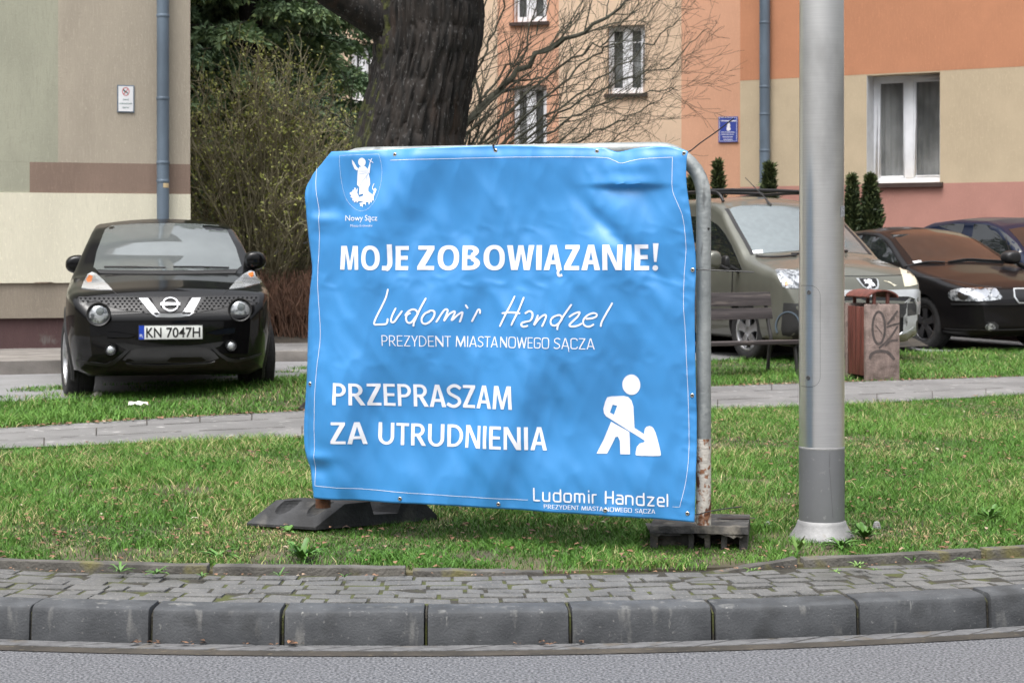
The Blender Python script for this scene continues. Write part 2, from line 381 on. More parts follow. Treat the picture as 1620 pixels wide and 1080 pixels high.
# interior ground sheet (lawn soil)
me = MB(); A = np.linspace(-3.6, .45, 200)
def ring_sheet():
    ys = np.concatenate([np.linspace(6.9, 20, 90), np.linspace(20.5, 75, 40)]); xs = np.concatenate([np.linspace(-40,-7,20), np.linspace(-6.6, 8, 100), np.linspace(8.5, 45, 25)])
    idx = {}; vs = []
    for i, x in enumerate(xs):
        y0 = max(6.5, arc(ER-.03, x)) if abs(x-AX) < ER-.1 else AY
        for j, s in enumerate(np.linspace(0,1,130)):
            y = y0+(75-y0)*s**2.2; vs.append((x, y, tzf(x, y)-(.03 if j == 0 else 0)))
    n = 130; fs = [(i*n+j, (i+1)*n+j, (i+1)*n+j+1, i*n+j+1) for i in range(len(xs)-1) for j in range(n-1)]
    me.add(vs, fs); struct(me.build('lawn_ground', M['soil'], smooth=True))
ring_sheet()

# footpath (from the photograph's edge rows, laid on the ground)
front_px = [(-900,760),(-300,728),(0,712),(240,702),(480,694),(800,672),(1125,650),(1370,640),(1620,626),(2100,604)]
back_px = [(-900,712),(-300,694),(0,680),(240,665),(480,652),(800,632),(1125,613),(1370,605),(1620,597),(2100,582)]
PF = [G(x, y, .2) for x, y in front_px]; PB = [G(x, y, .2) for x, y in back_px]
def resample(L, n):
    out = []
    for i in range(n):
        t = i/(n-1)*(len(L)-1); k = min(int(t), len(L)-2); out.append(L[k].lerp(L[k+1], t-k))
    return out
pf, pb = resample(PF, 80), resample(PB, 80); mb = MB()
for i in range(79):
    for j in range(4):
        q = [pf[i].lerp(pb[i], j/4), pf[i+1].lerp(pb[i+1], j/4), pf[i+1].lerp(pb[i+1], (j+1)/4), pf[i].lerp(pb[i], (j+1)/4)]
        mb.add([(v.x, v.y, tzf(v.x, v.y)+.012) for v in q], [(0,1,2,3)])
struct(mb.build('footpath', M['path'], smooth=True))
# dark joints between the path slabs
mb = MB(); slab = lambda i, t, j: (lambda v: (v.x, v.y, tzf(v.x, v.y)+.016))(pf[i].lerp(pb[i], t))
for tj in (.36, .7):
    seg = None
    for i in range(4, 76):
        if random.random() < .3: continue
        wv = .006+.006*random.random(); mb.add([slab(i,tj+random.uniform(-.004,.004),0), slab(i+1,tj,0), slab(i+1,tj+wv,0), slab(i,tj+wv,0)], [(0,1,2,3)])
for i in range(2, 78, 3):
    j0 = random.choice((0,.36,.7)); j1 = {0:.36,.36:.7,.7:1.0}[j0]
    p0 = pf[i].lerp(pb[i], j0); p1 = pf[i].lerp(pb[i], j1); d = (pf[i+1]-pf[i]).normalized()*.007
    mb.add([(v.x, v.y, tzf(v.x,v.y)+.0175) for v in (p0, p0+d, p1+d, p1)], [(0,1,2,3)])
struct(mb.build('path_joints', M['bare_soil']))

# yard asphalt behind the far grass strip
yard_px = [(-900,668),(-300,648),(0,637),(130,632),(250,622),(330,608),(430,602),(480,597),(640,588),(900,578),(1125,571),(1370,562),(1620,553),(2200,540)]
YF = [G(x, y, .2) for x, y in yard_px]
poly = [(v.x, v.y) for v in YF] + [(28, 60), (-28, 60)]
mb = MB(); yf = resample(YF, 90)
for i in range(89):
    a, b = yf[i], yf[i+1]
    for j in range(24):
        s0, s1 = (j/24)**2, ((j+1)/24)**2
        q = [a.lerp(Vector((a.x*1.6,50,0)), s0), b.lerp(Vector((b.x*1.6,50,0)), s0), b.lerp(Vector((b.x*1.6,50,0)), s1), a.lerp(Vector((a.x*1.6,50,0)), s1)]
        mb.add([(v.x, v.y, tzf(v.x,v.y)+.010) for v in q], [(0,1,2,3)])
struct(mb.build('yard', M['yard'], smooth=True))

# grass: many single blades
GREENS = [(0,(.022,.058,.010)),(.30,(.055,.145,.018)),(.55,(.095,.220,.030)),(.72,(.15,.29,.05)),(.84,(.36,.33,.14)),(1,(.48,.40,.22))]
M['grass'] = mat('grass_blades', (.07,.13,.02), .55, tint=GREENS, spec=.3)
def grass(name, n, region, hgt, seed, zf, dry=.12, wid=.0042, hmul=None):
    r = np.random.default_rng(seed); x, y = region(r, n); n = len(x)
    z = zf(x, y)
    cl = vnoise(x*1.1+3, y*1.1, seed)+.6*vnoise(x*3.1, y*3.1, seed+1)+.3*vnoise(x*9, y*9, seed+2)
    h = hgt*(.45+.85*r.random(n)**1.5)*(1+1.0*np.clip(cl, -.75, 1.0))*(hmul(x, y) if hmul else 1); az = r.random(n)*6.283; lean = (.3+1.3*r.random(n)**1.3)*h
    wd = wid*(.7+.6*r.random(n)); dx, dy = np.cos(az), np.sin(az); fa = r.random(n)*6.283; px_, py_ = np.cos(fa)*wd*.5, np.sin(fa)*wd*.5
    V = np.zeros((n,6,3)); hh = (0,.55,1); ll = (0,.32,1); ww = (1,.85,.12)
    for k in range(3):
        cx = x+dx*lean*ll[k]; cy = y+dy*lean*ll[k]; cz = z+h*hh[k]*(.96 if k == 2 else 1)-(.004 if k == 0 else 0)
        V[:,2*k,0], V[:,2*k,1], V[:,2*k,2] = cx-px_*ww[k], cy-py_*ww[k], cz
        V[:,2*k+1,0], V[:,2*k+1,1], V[:,2*k+1,2] = cx+px_*ww[k], cy+py_*ww[k], cz
    b = (np.arange(n)*6)[:,None]; Fq = np.concatenate([b+np.array([0,1,3,2]), b+np.array([2,3,5,4])], 1).reshape(-1,4)
    dr = vnoise(x*1.7+9, y*1.7, seed+5)+.7*vnoise(x*5, y*5, seed+6)
    t = .22+.42*r.random(n)+.22*cl; isdry = r.random(n) < np.clip(dry+dry*4.5*dr, .01, .8); t = np.where(isdry, .78+.22*r.random(n), np.clip(t, .0, .74))
    return tag(raw_mesh(name, V.reshape(-1,3), Fq, M['grass'], attr=np.repeat(t, 6)), kind='stuff')
ppf = np.array([(v.x, v.y) for v in PF]); ppb = np.array([(v.x, v.y) for v in PB]); yyf = np.array([(v.x, v.y) for v in YF])
def yfront(x): return np.interp(x, ppf[:,0], ppf[:,1])
def yback(x): return np.interp(x, ppb[:,0], ppb[:,1])
def yyard(x): return np.interp(x, yyf[:,0], yyf[:,1])
def reg_front(r, n):
    d = 7.2+(17.5-7.2)*r.random(n)**1.35; x = (r.random(n)-.5)*2*(.31*d+.25)
    e = AY-np.sqrt(np.maximum(0, (ER-.055)**2-(x-AX)**2)); wob = .04*vnoise(x*8, d*0, 3)
    edge_gap = (x/d > (862-CX)/F) & (x/d < (1118-CX)/F)
    bare = vnoise(x*2.3+4, d*2.3, 91)+.7*vnoise(x*7, d*7, 92)+.35*np.exp(-(d-e)/.25); thin = r.random(n) < np.clip((bare-.22)*2.6, 0, .82)
    ok = ~thin & (d > e+.03*r.random(n)+wob*0-np.where(edge_gap, .10*r.random(n), 0)) & (d < yfront(x)-.02+.10*r.random(n)**2)
    return x[ok], d[ok]
def reg_strip(r, n):
    d = 12+(24-12)*r.random(n)**1.2; x = (r.random(n)-.5)*2*(.31*d+.3)
    ok = (d > yback(x)+.05*r.random(n)) & (d < yyard(x)+.10*(vnoise(x*3, d*3, 8)+.3)); return x[ok], d[ok]
def short(x, y):                                     # trodden shorter round the feet and the post
    k = 1-.30*np.exp(-((x-.85)/.75)**2-((y-7.75)/.30)**2)-.5*np.exp(-((x+.95)/.55)**2-((y-8.35)/.22)**2)-.45*np.exp(-((x-1.35)/.3)**2-((y-8.15)/.22)**2)
    k -= .35*np.exp(-((y-AY+np.sqrt(np.maximum(0, ER**2-(x-AX)**2)))/.10)**2)
    inb = (x > .54) & (x < 1.06) & (y > 7.72) & (y < 8.2)
    return np.where(inb, .2, np.clip(k, .18, 1))
gr = grass('lawn_grass', 620000, reg_front, .040, 11, tz, dry=.085, wid=.0036, hmul=short)
tag(gr, 'short spring lawn with straw coloured patches between kerb and footpath', 'grass')
gs = grass('verge_grass', 260000, reg_strip, .050, 21, tz, dry=.04, wid=.006)
tag(gs, 'bright green grass verge between the footpath and the parked cars', 'grass')
def reg_tuft(r, n):                                  # sparse grass growing in the worn yard edge under the black car
    x = -5.6+4.2*r.random(n); d = yyard(x)+.25+1.3*r.random(n)**.8; k = vnoise(x*2.2, d*4, 31) > .08; return x[k], d[k]
gt = grass('sparse_grass', 9000, reg_tuft, .03, 41, lambda x, y: tz(x, y)+.01, dry=.05, wid=.006)
tag(gt, 'thin patches of grass growing through the worn asphalt under the black car', 'grass')

# leaf litter and debris
M['dead_leaf'] = mat('dead_leaves', (.16,.085,.04), .8, tint=[(0,(.05,.03,.02)),(.5,(.17,.085,.045)),(.97,(.25,.14,.08)),(1,(.42,.36,.28))])
def litter(name, x, y, z, size, seed, label):
    r = np.random.default_rng(seed); n = len(x); a = r.random(n)*6.283; s = size*(.4+.9*r.random(n)); V = np.zeros((n,6,3)); t = r.random(n)
    prof = [(-1,0,.0),(-.3,.5,.25),(.5,.42,.3),(1,0,.05),(.5,-.42,.2),(-.3,-.5,.35)]
    for k, (u, v, h) in enumerate(prof):
        V[:,k,0] = x+s*(u*np.cos(a)-v*np.sin(a)); V[:,k,1] = y+s*(u*np.sin(a)+v*np.cos(a)); V[:,k,2] = z+s*h*(.5+1.2*r.random(n))
    b = (np.arange(n)*6)[:,None]; Fq = np.concatenate([b+np.array([0,1,2,5]), b+np.array([5,2,3,4])], 1).reshape(-1,4)
    return tag(raw_mesh(name, V.reshape(-1,3), Fq, M['dead_leaf'], attr=np.repeat(t, 6)), label, 'leaf litter', kind='stuff')
r = np.random.default_rng(5)
x, y = reg_front(r, 5200); litter('fallen_leaves', x, y, tz(x,y)+.01+.025*r.random(len(x)), .017, 6, 'small brown dead leaves lying in the lawn grass')
n = 420; aa = -2.3+1.5*r.random(n); clump = vnoise(aa*14, aa*0, 77) > -.02; aa = aa[clump]; rr = AR+.012+.05*r.random(len(aa))**1.5
litter('gutter_debris', AX+rr*np.cos(aa), AY+rr*np.sin(aa), .012+.008*r.random(len(aa)), .014, 9, 'brown leaf debris gathered in the gutter along the kerb')
n = 240; aa = -2.3+1.5*r.random(n); rr = RP1+.02+.06*r.random(n)
litter('paving_debris', AX+rr*np.cos(aa), AY+rr*np.sin(aa), .148+.006*r.random(n), .010, 10, 'crumbs of soil and leaf on the paving along the edging')
k = np.linspace(0, 78, 700).astype(int); jx_ = r.random(700)
x = np.array([pb[i].x for i in k])+.3*(jx_-.5); y = yback(x)-.02-.10*r.random(700); litter('path_debris', x, y, tz(x,y)+.02, .022, 12, 'dead leaves and soil along the far edge of the footpath')
# ---------------------------------------------------------------- barrier with its banner
PLft = Vector((-.833, 8.36, 0)); PRgt = Vector((.792, 7.84, 0)); bang = math.atan2(PRgt.y-PLft.y, PRgt.x-PLft.x)
FR = Plane((PLft.x, PLft.y), bang); WID = (PRgt-PLft).length
M['galv'] = mat('galvanised_steel', (.34,.36,.355), .5, metal=.35, var=.1, scale=6, bump=.35, bscale=50, col2=(.22,.24,.24), wear=[((.13,.14,.14), 22, .58, .1, (1,1,.3)), ((.45,.47,.46), 9, .6, .12)])
M['rust_paint'] = mat('flaking_paint', (.50,.47,.42), .8, var=.1, scale=8, bump=.6, bscale=60, wear=[((.10,.035,.015), 17, .50, .05, (1,1,.55)), ((.22,.10,.05), 45, .56, .08)])
M['rust'] = mat('rust', (.12,.05,.025), .9, var=.3, scale=18, bump=.6)
fr = thing('street_barrier', 'grey tubular steel barrier frame with rounded corners behind the blue banner', 'barrier', (PRgt.x, PRgt.y, tzf(PRgt.x, PRgt.y)))
ZT, RB = 1.838, .20
cl = [FR.at(0, .29), FR.at(0, ZT-RB)]
for k in range(1, 9): a = math.pi*k/16; cl.append(FR.at(RB-RB*math.cos(a), ZT-RB+RB*math.sin(a)))
cr = [FR.at(WID, .64), FR.at(WID, .9), FR.at(WID, 1.2), FR.at(WID, ZT-RB)]
for k in range(1, 9): a = math.pi*k/16; cr.append(FR.at(WID-RB+RB*math.cos(a), ZT-RB+RB*math.sin(a)))
keep(MB().tube(cl+cr[::-1], .031, 20).build('tube', M['galv'], smooth=True), fr)
keep(MB().tube([FR.at(WID, .285), FR.at(WID, .45), FR.at(WID, .64)], .0315, 20).build('lower_post', M['rust_paint'], smooth=True), fr)
keep(MB().tube([FR.at(0, .285), FR.at(0, .36)], .0335, 20).build('sleeve', M['rust'], smooth=True), fr)
keep(MB().tube([FR.at(.03, .78), FR.at(WID-.03, .78)], .020, 14).build('cross_bar', M['galv'], smooth=True), fr)
hole = MB(); c0 = FR.pp(1121, 362); hole.tube([c0+FR.n*.02+FR.u*.006, c0+FR.n*.012-FR.u*.01], .005, 10); keep(hole.build('bolt_hole', M['black']), fr)

BP = Plane(PLft+FR.n*.046, bang)                     # the banner's plane, in front of the tubes
def sstep(a, b, x): t = np.clip((x-a)/(b-a), 0, 1); return t*t*(3-2*t)
def disp(x, y):
    x = np.asarray(x, float); y = np.asarray(y, float); g = lambda cx, cy, sx, sy: np.exp(-((x-cx)/sx)**2-((y-cy)/sy)**2)
    d = .02+.048*vnoise((x+.34*y)/135+2.3, y/330+1.1, 50)+.038*vnoise((x+.25*y)/64+5, y/170, 51)+.0150*vnoise((x+.1*y)/33, y/85, 52)
    d += .0055*vnoise((x-.4*y)/20, y/40, 53)
    d += .010*(.25-np.abs(vnoise((x+.5*y)/75, y/210, 55)))+.007*(.25-np.abs(vnoise((x-.7*y)/60+3, y/150, 56)))+.0075*(.25-np.abs(vnoise((x+.2*y)/22, y/60, 57)))
    d *= sstep(480, 540, x)*.75+.25
    d += (.2-np.abs(vnoise((x+.6*y)/24, (y-.3*x)/17, 54)))*.0080*(np.exp(-((y-446)/17)**2)+.6*np.exp(-((y-365)/14)**2)+.5*np.exp(-((y-568)/14)**2)+.9*sstep(1060,1095,x)+.4*sstep(520,500,x))
    # dents and creases of the top right corner
    u = (x-995)/46; v = y-291; d += .016*np.exp(-u**2)*np.where(v < 0, np.exp(-(v/16)**2), -1.1*np.exp(-(v/30)**2)*1.0+2.1*np.exp(-(v/5)**2))
    k = (y-300)-(x-900)*.95; d += -.013*np.exp(-(k/16)**2)*g(985,380,95,95)+.010*np.exp(-((k-38)/26)**2)*g(975,400,100,95)
    d += -.016*g(1035,320,26,30)+.010*g(1000,262,40,12)
    k = (y-280)+(x-640)*1.9; d += .013*np.exp(-(k/60)**2)*g(640,300,140,90)-.010*np.exp(-((k-130)/50)**2)*g(690,330,120,110)
    d += -.010*g(520,330,22,14)+.008*g(512,348,26,10)-.010*g(506,742,20,12)+.012*g(508,722,26,10)
    d += .010*g(900,760,160,50)-.010*g(740,650,120,40)+.012*g(620,760,90,40)
    # stretched from the ties, wrapped back round the tube on the left
    d += -.022*sstep(498, 482, x)**1.5 -.035*sstep(0, 1, ((520-x)+(300-y))/90)*sstep(560,500,x)*sstep(330,270,y)
    d += -.012*sstep(250, 232, y)
    return d
def banner_pt(x, y, off=0.0):
    return BP.pp(x, y, float(disp(x, y))+off)
def poly_interp(pts, n):
    pts = catmull(pts, 8); L = [0]
    for a, b in zip(pts, pts[1:]): L.append(L[-1]+(b-a).length)
    t = np.linspace(0, L[-1], n); return np.stack([np.interp(t, L, [p[i] for p in pts]) for i in (0,1)], 1)
topE = [(523,240),(627,236.5),(700,233),(785,230),(880,231.5),(948,233),(964,237),(979,240.5),(1005,235.5),(1030,232.5),(1060,231.5),(1091,240)]
rgtE = [(1091,240),(1089,262),(1090,295),(1097,345),(1102,395),(1103,430),(1101,500),(1102,600),(1103,700),(1102,770),(1100,825)]
botE = [(499,787),(600,792.5),(700,797.5),(860,808),(960,815),(1060,821.5),(1100,825)]
lftE = [(523,240),(504,261),(485,284),(479,302),(481,330),(486,380),(493,428),(487,470),(484,520),(483,600),(479,670),(481,712),(493,745),(499,787)]
NU, NV = 210, 190
T_, B_, L_, R_ = poly_interp(topE,NU), poly_interp(botE,NU), poly_interp(lftE,NV), poly_interp(rgtE,NV)
U = np.linspace(0,1,NU)[None,:,None]; V = np.linspace(0,1,NV)[:,None,None]
XY = (1-V)*T_[None]+V*B_[None]+(1-U)*L_[:,None]+U*R_[:,None]-((1-U)*(1-V)*T_[0]+U*(1-V)*T_[-1]+(1-U)*V*B_[0]+U*V*B_[-1])
DD = disp(XY[...,0], XY[...,1])
vs = [BP.pp(XY[j,i,0], XY[j,i,1], DD[j,i]) for j in range(NV) for i in range(NU)]
M['banner'] = mat('blue_banner', (.040,.245,.57), .36, var=.03, scale=3, bump=.05, bscale=320, spec=.75)
bo = thing('banner', 'large blue vinyl banner with white Polish lettering tied to the barrier frame', 'banner', BP.at(.85, .25))
mb = MB(); mb.add(vs, [(j*NU+i, (j+1)*NU+i, (j+1)*NU+i+1, j*NU+i+1) for j in range(NV-1) for i in range(NU-1)])
sh = mb.build('sheet', M['banner'], smooth=True); keep(sh, bo)
md = sh.modifiers.new('thick', 'SOLIDIFY'); md.thickness = .0012; md.offset = -1 if True else 1
# make the sheet's normals face the street so that the thickness lies behind the print
if sum((p.normal.dot(BP.n) for p in list(sh.data.polygons)[::97])) < 0: sh.data.flip_normals()
OFF = .0016
class Lay:                                            # text box in photo pixels -> banner
    def __init__(s, bl, br, hl, hr, shear=0): s.a, s.b, s.hl, s.hr, s.sh = Vector(bl), Vector(br), hl, hr, shear; s.scale = ((s.b-s.a).length*.0027, hl*.0027)
    def __call__(s, x, y):
        p = s.a.lerp(s.b, x); h = s.hl+(s.hr-s.hl)*x; return banner_pt(p.x+s.sh*y*h, p.y-y*h, OFF)
def btext(t, bl, br, hl, hr, off=0., sp=1., name='lettering', shear=0): return text_mesh(t, Lay(bl, br, hl, hr, shear), name, M['white'], bo, .011, off, sp)
def strip(mb, pts, wd, off=OFF, fn=banner_pt, step=2.5, smooth=True):
    pts = catmull(pts, 6) if smooth and len(pts) > 2 else [Vector(p) for p in pts]
    q = [pts[0]]
    for p in pts[1:]:
        k = max(1, int((p-q[-1]).length/step)); a = q[-1]; q += [a.lerp(p, (j+1)/k) for j in range(k)]
    q[0] = q[0]-(q[1]-q[0]).normalized()*wd*.3; q[-1] = q[-1]+(q[-1]-q[-2]).normalized()*wd*.3
    vs = []; n = len(q)
    for i, p in enumerate(q):
        t = (q[min(i+1,n-1)]-q[max(i-1,0)]).normalized(); nn = Vector((-t.y, t.x)); e = wd*(.78 if i in (0,n-1) else 1); o = off+.0005*i/n
        vs += [fn(p.x+nn.x*e/2, p.y+nn.y*e/2, o), fn(p.x-nn.x*e/2, p.y-nn.y*e/2, o)]
    mb.add(vs, [(2*i, 2*i+1, 2*i+3, 2*i+2) for i in range(n-1)])
def flat(name, mb, m=None, parent=None): return keep(mb.build(name, m or M['white'], smooth=True), parent or bo)

def arcpts(cx, cy, rx, ry, a0, a1, n=10): return [(cx+rx*math.cos(R(a0+(a1-a0)*i/n)), cy+ry*math.sin(R(a0+(a1-a0)*i/n))) for i in range(n+1)]
def squircle(cx, cy, rx, ry, p=2.35, n=32): return [(cx+rx*abs(math.cos(t))**(2/p)*(1 if math.cos(t) >= 0 else -1), cy+ry*abs(math.sin(t))**(2/p)*(1 if math.sin(t) >= 0 else -1)) for t in [2*math.pi*(i+.5)/n for i in range(n)]]
def glyph(ch, t, w, p=2.35):                         # sans capitals as closed outlines; w in cap heights, t = stem
    v, h = t, t*.86
    if ch == 'I': return [[[(0,0),(0,1),(v,1),(v,0)]]]
    if ch == 'E': return [[[(0,0),(0,1),(w,1),(w,1-h),(v,1-h),(v,.5+h*.55),(w*.93,.5+h*.55),(w*.93,.5-h*.45),(v,.5-h*.45),(v,h),(w,h),(w,0)]]]
    if ch == 'T': return [[[(0,1),(w,1),(w,1-h),(w/2+v/2,1-h),(w/2+v/2,0),(w/2-v/2,0),(w/2-v/2,1-h),(0,1-h)]]]
    if ch == 'Z': d = 1.3*t; return [[[(w*.04,1),(w,1),(w,1-h*.9),(d,h),(w,h),(w,0),(0,0),(0,h*.9),(w-d,1-h),(w*.04,1-h)]]]
    if ch == 'N': return [[[(0,0),(0,1),(v*1.22,1),(w-v*.95,.28),(w-v*.95,1),(w,1),(w,0),(w-v*1.22,0),(v*.95,.72),(v*.95,0)]]]
    if ch == 'M': return [[[(0,0),(w*.06,1),(w*.06+v*1.3,1),(w/2,.30),(w*.94-v*1.3,1),(w*.94,1),(w,0),(w-v,0),(w*.95-v,.70),(w/2+.42*v,0),(w/2-.42*v,0),(w*.05+v,.70),(v,0)]]]
    if ch == 'W': return [[[(0,1),(1.05*v,1),(.28*w,.30),(w/2-.5*v,1),(w/2+.5*v,1),(.72*w,.30),(w-1.05*v,1),(w,1),(.74*w+.58*v,0),(.74*w-.62*v,0),(w/2,.66),(.26*w+.62*v,0),(.26*w-.58*v,0)]]]
    if ch == 'Y': return [[[(0,1),(1.1*v,1),(w/2,.52),(w-1.1*v,1),(w,1),(w/2+v/2,.40),(w/2+v/2,0),(w/2-v/2,0),(w/2-v/2,.40)]]]
    if ch in 'AĄ':
        e = 1.08*v; ap = 1-1.35*t; xr = lambda y: w-e+(w/2-w+e)*y/ap; y0 = .23; o = [(0,0),(w/2-.6*v,1),(w/2+.6*v,1),(w,0),(w-e,0),(xr(y0),y0),(w-xr(y0),y0),(e,0)]
        r_ = [[o, [(w-xr(y0+h),y0+h),(xr(y0+h),y0+h),(w/2,ap)]]]
        if ch == 'Ą': r_.append([ribbon(catmull([(w-.52*v,.02),(w-.80*v,-.09),(w-.62*v,-.215),(w-.10*v,-.205)],5), [t*.5]*15+[t*.55])])
        return r_
    if ch == 'O': return [[squircle(w/2,.5,w/2,.515,p), squircle(w/2,.5,w/2-v,.515-h,p)]]
    if ch == 'D': b = .34*w; return [[[(0,0),(0,1),(b,1)]+[(b+(w-b)*math.cos(R(a)), .5+.5*math.sin(R(a))) for a in range(75,-76,-15)]+[(b,0)], [(v,h),(b,h)]+[(b+(w-b-v)*math.cos(R(a)), .5+(.5-h)*math.sin(R(a))) for a in range(-75,76,15)]+[(b,1-h),(v,1-h)]]]
    if ch in 'PR':
        c0 = .42 if ch == 'R' else .40; m_ = (1+c0)/2; ry = (1-c0)/2; b = .48*w; ww = w*(.95 if ch == 'R' else 1)
        o = [[(0,0),(0,1),(b,1)]+[(b+(ww-b)*math.cos(R(a)), m_+ry*math.sin(R(a))) for a in range(75,-76,-15)]+[(b,c0),(v,c0),(v,0)], [(v,c0+h),(b,c0+h)]+[(b+(ww-b-v)*math.cos(R(a)), m_+(ry-h)*math.sin(R(a))) for a in range(-75,76,15)]+[(b,1-h),(v,1-h)]]
        return [o]+([[[(.36*w,c0+.03),(.36*w+1.15*v,c0+.05),(w*1.06,0),(w*1.06-1.2*v,0)]]] if ch == 'R' else [])
    if ch == 'B':
        b = .48*w; k1, k2 = .53, .93*w
        o = [(0,0),(0,1),(b,1)]+[(b+(k2-b)*math.cos(R(a)), .765+.235*math.sin(R(a))) for a in range(70,-61,-13)]+[(b+(w-b)*math.cos(R(a)), .27+.27*math.sin(R(a))) for a in range(60,-76,-13)]+[(b,0)]
        return [[o, [(v,.53+h*.42),(b,.53+h*.42)]+[(b+(k2-b-v)*math.cos(R(a)), .765+(.235-h)*math.sin(R(a))) for a in range(-70,71,14)]+[(b,1-h),(v,1-h)], [(v,h),(b,h)]+[(b+(w-b-v)*math.cos(R(a)), .27+(.27-h)*math.sin(R(a))) for a in range(-70,71,14)]+[(b,.53-h*.46),(v,.53-h*.46)]]]
    if ch == 'U': return [[[(0,1),(0,.36)]+arcpts(w/2,.36,w/2,.375,180,360,14)+[(w,1),(w-v,1),(w-v,.36)]+arcpts(w/2,.36,w/2-v,.375-h,360,180,14)+[(v,1)]]]
    if ch == 'J': return [[ribbon(catmull([(w-v/2,1),(w-v/2,.6),(w-v/2,.24),(w-v*.9,.08),(w*.42,h*.42),(w*.05,.075)],6), v)]]
    if ch == 'S': return [[ribbon(catmull([(w*.97,.86),(w*.70,.955),(w*.36,.935),(w*.10,.80),(w*.16,.62),(w*.5,.50),(w*.85,.38),(w*.90,.20),(w*.64,.07),(w*.32,.045),(w*.02,.13)],6), v*.95)]]
    if ch == 'C': return [[ribbon(catmull([(w,.80),(w*.93,.90),(w*.72,.95),(w*.32,.95),(w*.10,.88),(v/2,.70),(v/2,.30),(w*.10,.12),(w*.32,.05),(w*.72,.05),(w*.93,.10),(w,.20)],6), v)]]
    if ch == 'G': return [[ribbon(catmull([(w,.82),(w*.93,.91),(w*.72,.95),(w*.32,.95),(w*.10,.88),(v/2,.70),(v/2,.30),(w*.10,.12),(w*.32,.05),(w*.68,.05),(w*.90,.12),(w-v/2,.28),(w-v/2,.47),(w*.52,.475)],6), v)]]
    if ch == '!': return [[[(v*.28,1),(v*1.52,1),(v*1.18,.31),(v*.62,.31)]], [ellipse(v*.9,.085,v*.66,.105,16)]]
GW = {'I':.0,'E':.50,'T':.56,'Z':.56,'N':.70,'M':.86,'W':.98,'Y':.60,'A':.68,'Ą':.68,'O':.76,'D':.68,'P':.58,'R':.60,'B':.62,'U':.68,'J':.34,'S':.54,'C':.58,'G':.64,'!':.0}
def gtext(txt, bl, br, hl, hr, t, track=.10, shear=0, name='lettering', p=2.35, wide=1.0):
    xs = []; x = 0
    for ch in txt:
        if ch == ' ': x += .32; continue
        w_ = (t if ch == 'I' else t*1.8 if ch == '!' else GW[ch]*wide); k = .035 if ch in 'AĄTYW' else 0; x -= k; xs.append((ch, x, w_)); x += w_-k+track
    tot = x-track; lay = Lay(bl, br, hl, hr, shear); kx = tot*hl/(Vector(br)-Vector(bl)).length; mb = MB(); o_ = 0
    for ch, x0, w_ in xs:
        for loops in glyph(ch, t/1.0, w_, p):
            V_, T_g = fill2d([[(x0+a, b) for a, b in L] for L in loops], 4/hl); o_ = (o_+1) % 3
            vs_ = []
            for a, b in V_:
                u = a/tot; q = lay.a.lerp(lay.b, u); hh = lay.hl+(lay.hr-lay.hl)*u; vs_.append(banner_pt(q.x+lay.sh*b*hh, q.y-b*hh, OFF+.00012*o_))
            mb.add(vs_, T_g)
    return flat(name, mb)
gtext('MOJE', (538.6,426.5), (651,427), 37.5, 37.8, .190, .135)
gtext('ZOBOWIĄZANIE', (664.5,426.8), (1029,427.2), 38, 40.4, .190, .115)
gtext('!', (1032,427.4), (1045.0,427.4), 42.5, 42.5, .185, shear=.06)
for t_, a, b, h in (('PREZYDENT',(610.2,546.2),(716,548),17),('MIASTA',(723.8,548),(789.5,549),17),('NOWEGO',(794,549.2),(873,550.8),17.2),('SĄCZA',(880.6,551),(943.6,552),17.4)): gtext(t_, a, b, h, h, .088, .13, p=4)
gtext('PRZEPRASZAM', (534,638.7), (814.5,646.7), 34.2, 36.6, .150, .105)
gtext('ZA', (530.9,699.9), (582,701.3), 34.2, 34.8, .150, .09); gtext('UTRUDNIENIA', (600.4,701.4), (864.9,711.8), 34.2, 36.4, .150, .125)
btext('Nowy Sącz', (547.8,349.3), (604.8,349.3), 9.2, 9.2, 0); btext('Miasto Królewskie', (556.5,359), (596.8,359), 4.2, 4.2, -.01)
for t_, a, b in (('PREZYDENT',(863,802.7),(917.5,805.5)),('MIASTA',(921.5,805.7),(955.5,807.4)),('NOWEGO',(959,807.6),(1001,809.8)),('SĄCZA',(1006,810),(1037.4,811.6))): gtext(t_, a, b, 6.6, 7, .115, .13, p=4)
Z1 = lambda L: [(580+x/8.1, 450+y/8.1) for x, y in L]; Z2 = lambda L: [(780+x/8.1, 450+y/8.1) for x, y in L]
sg, sg_b = MB(), MB()
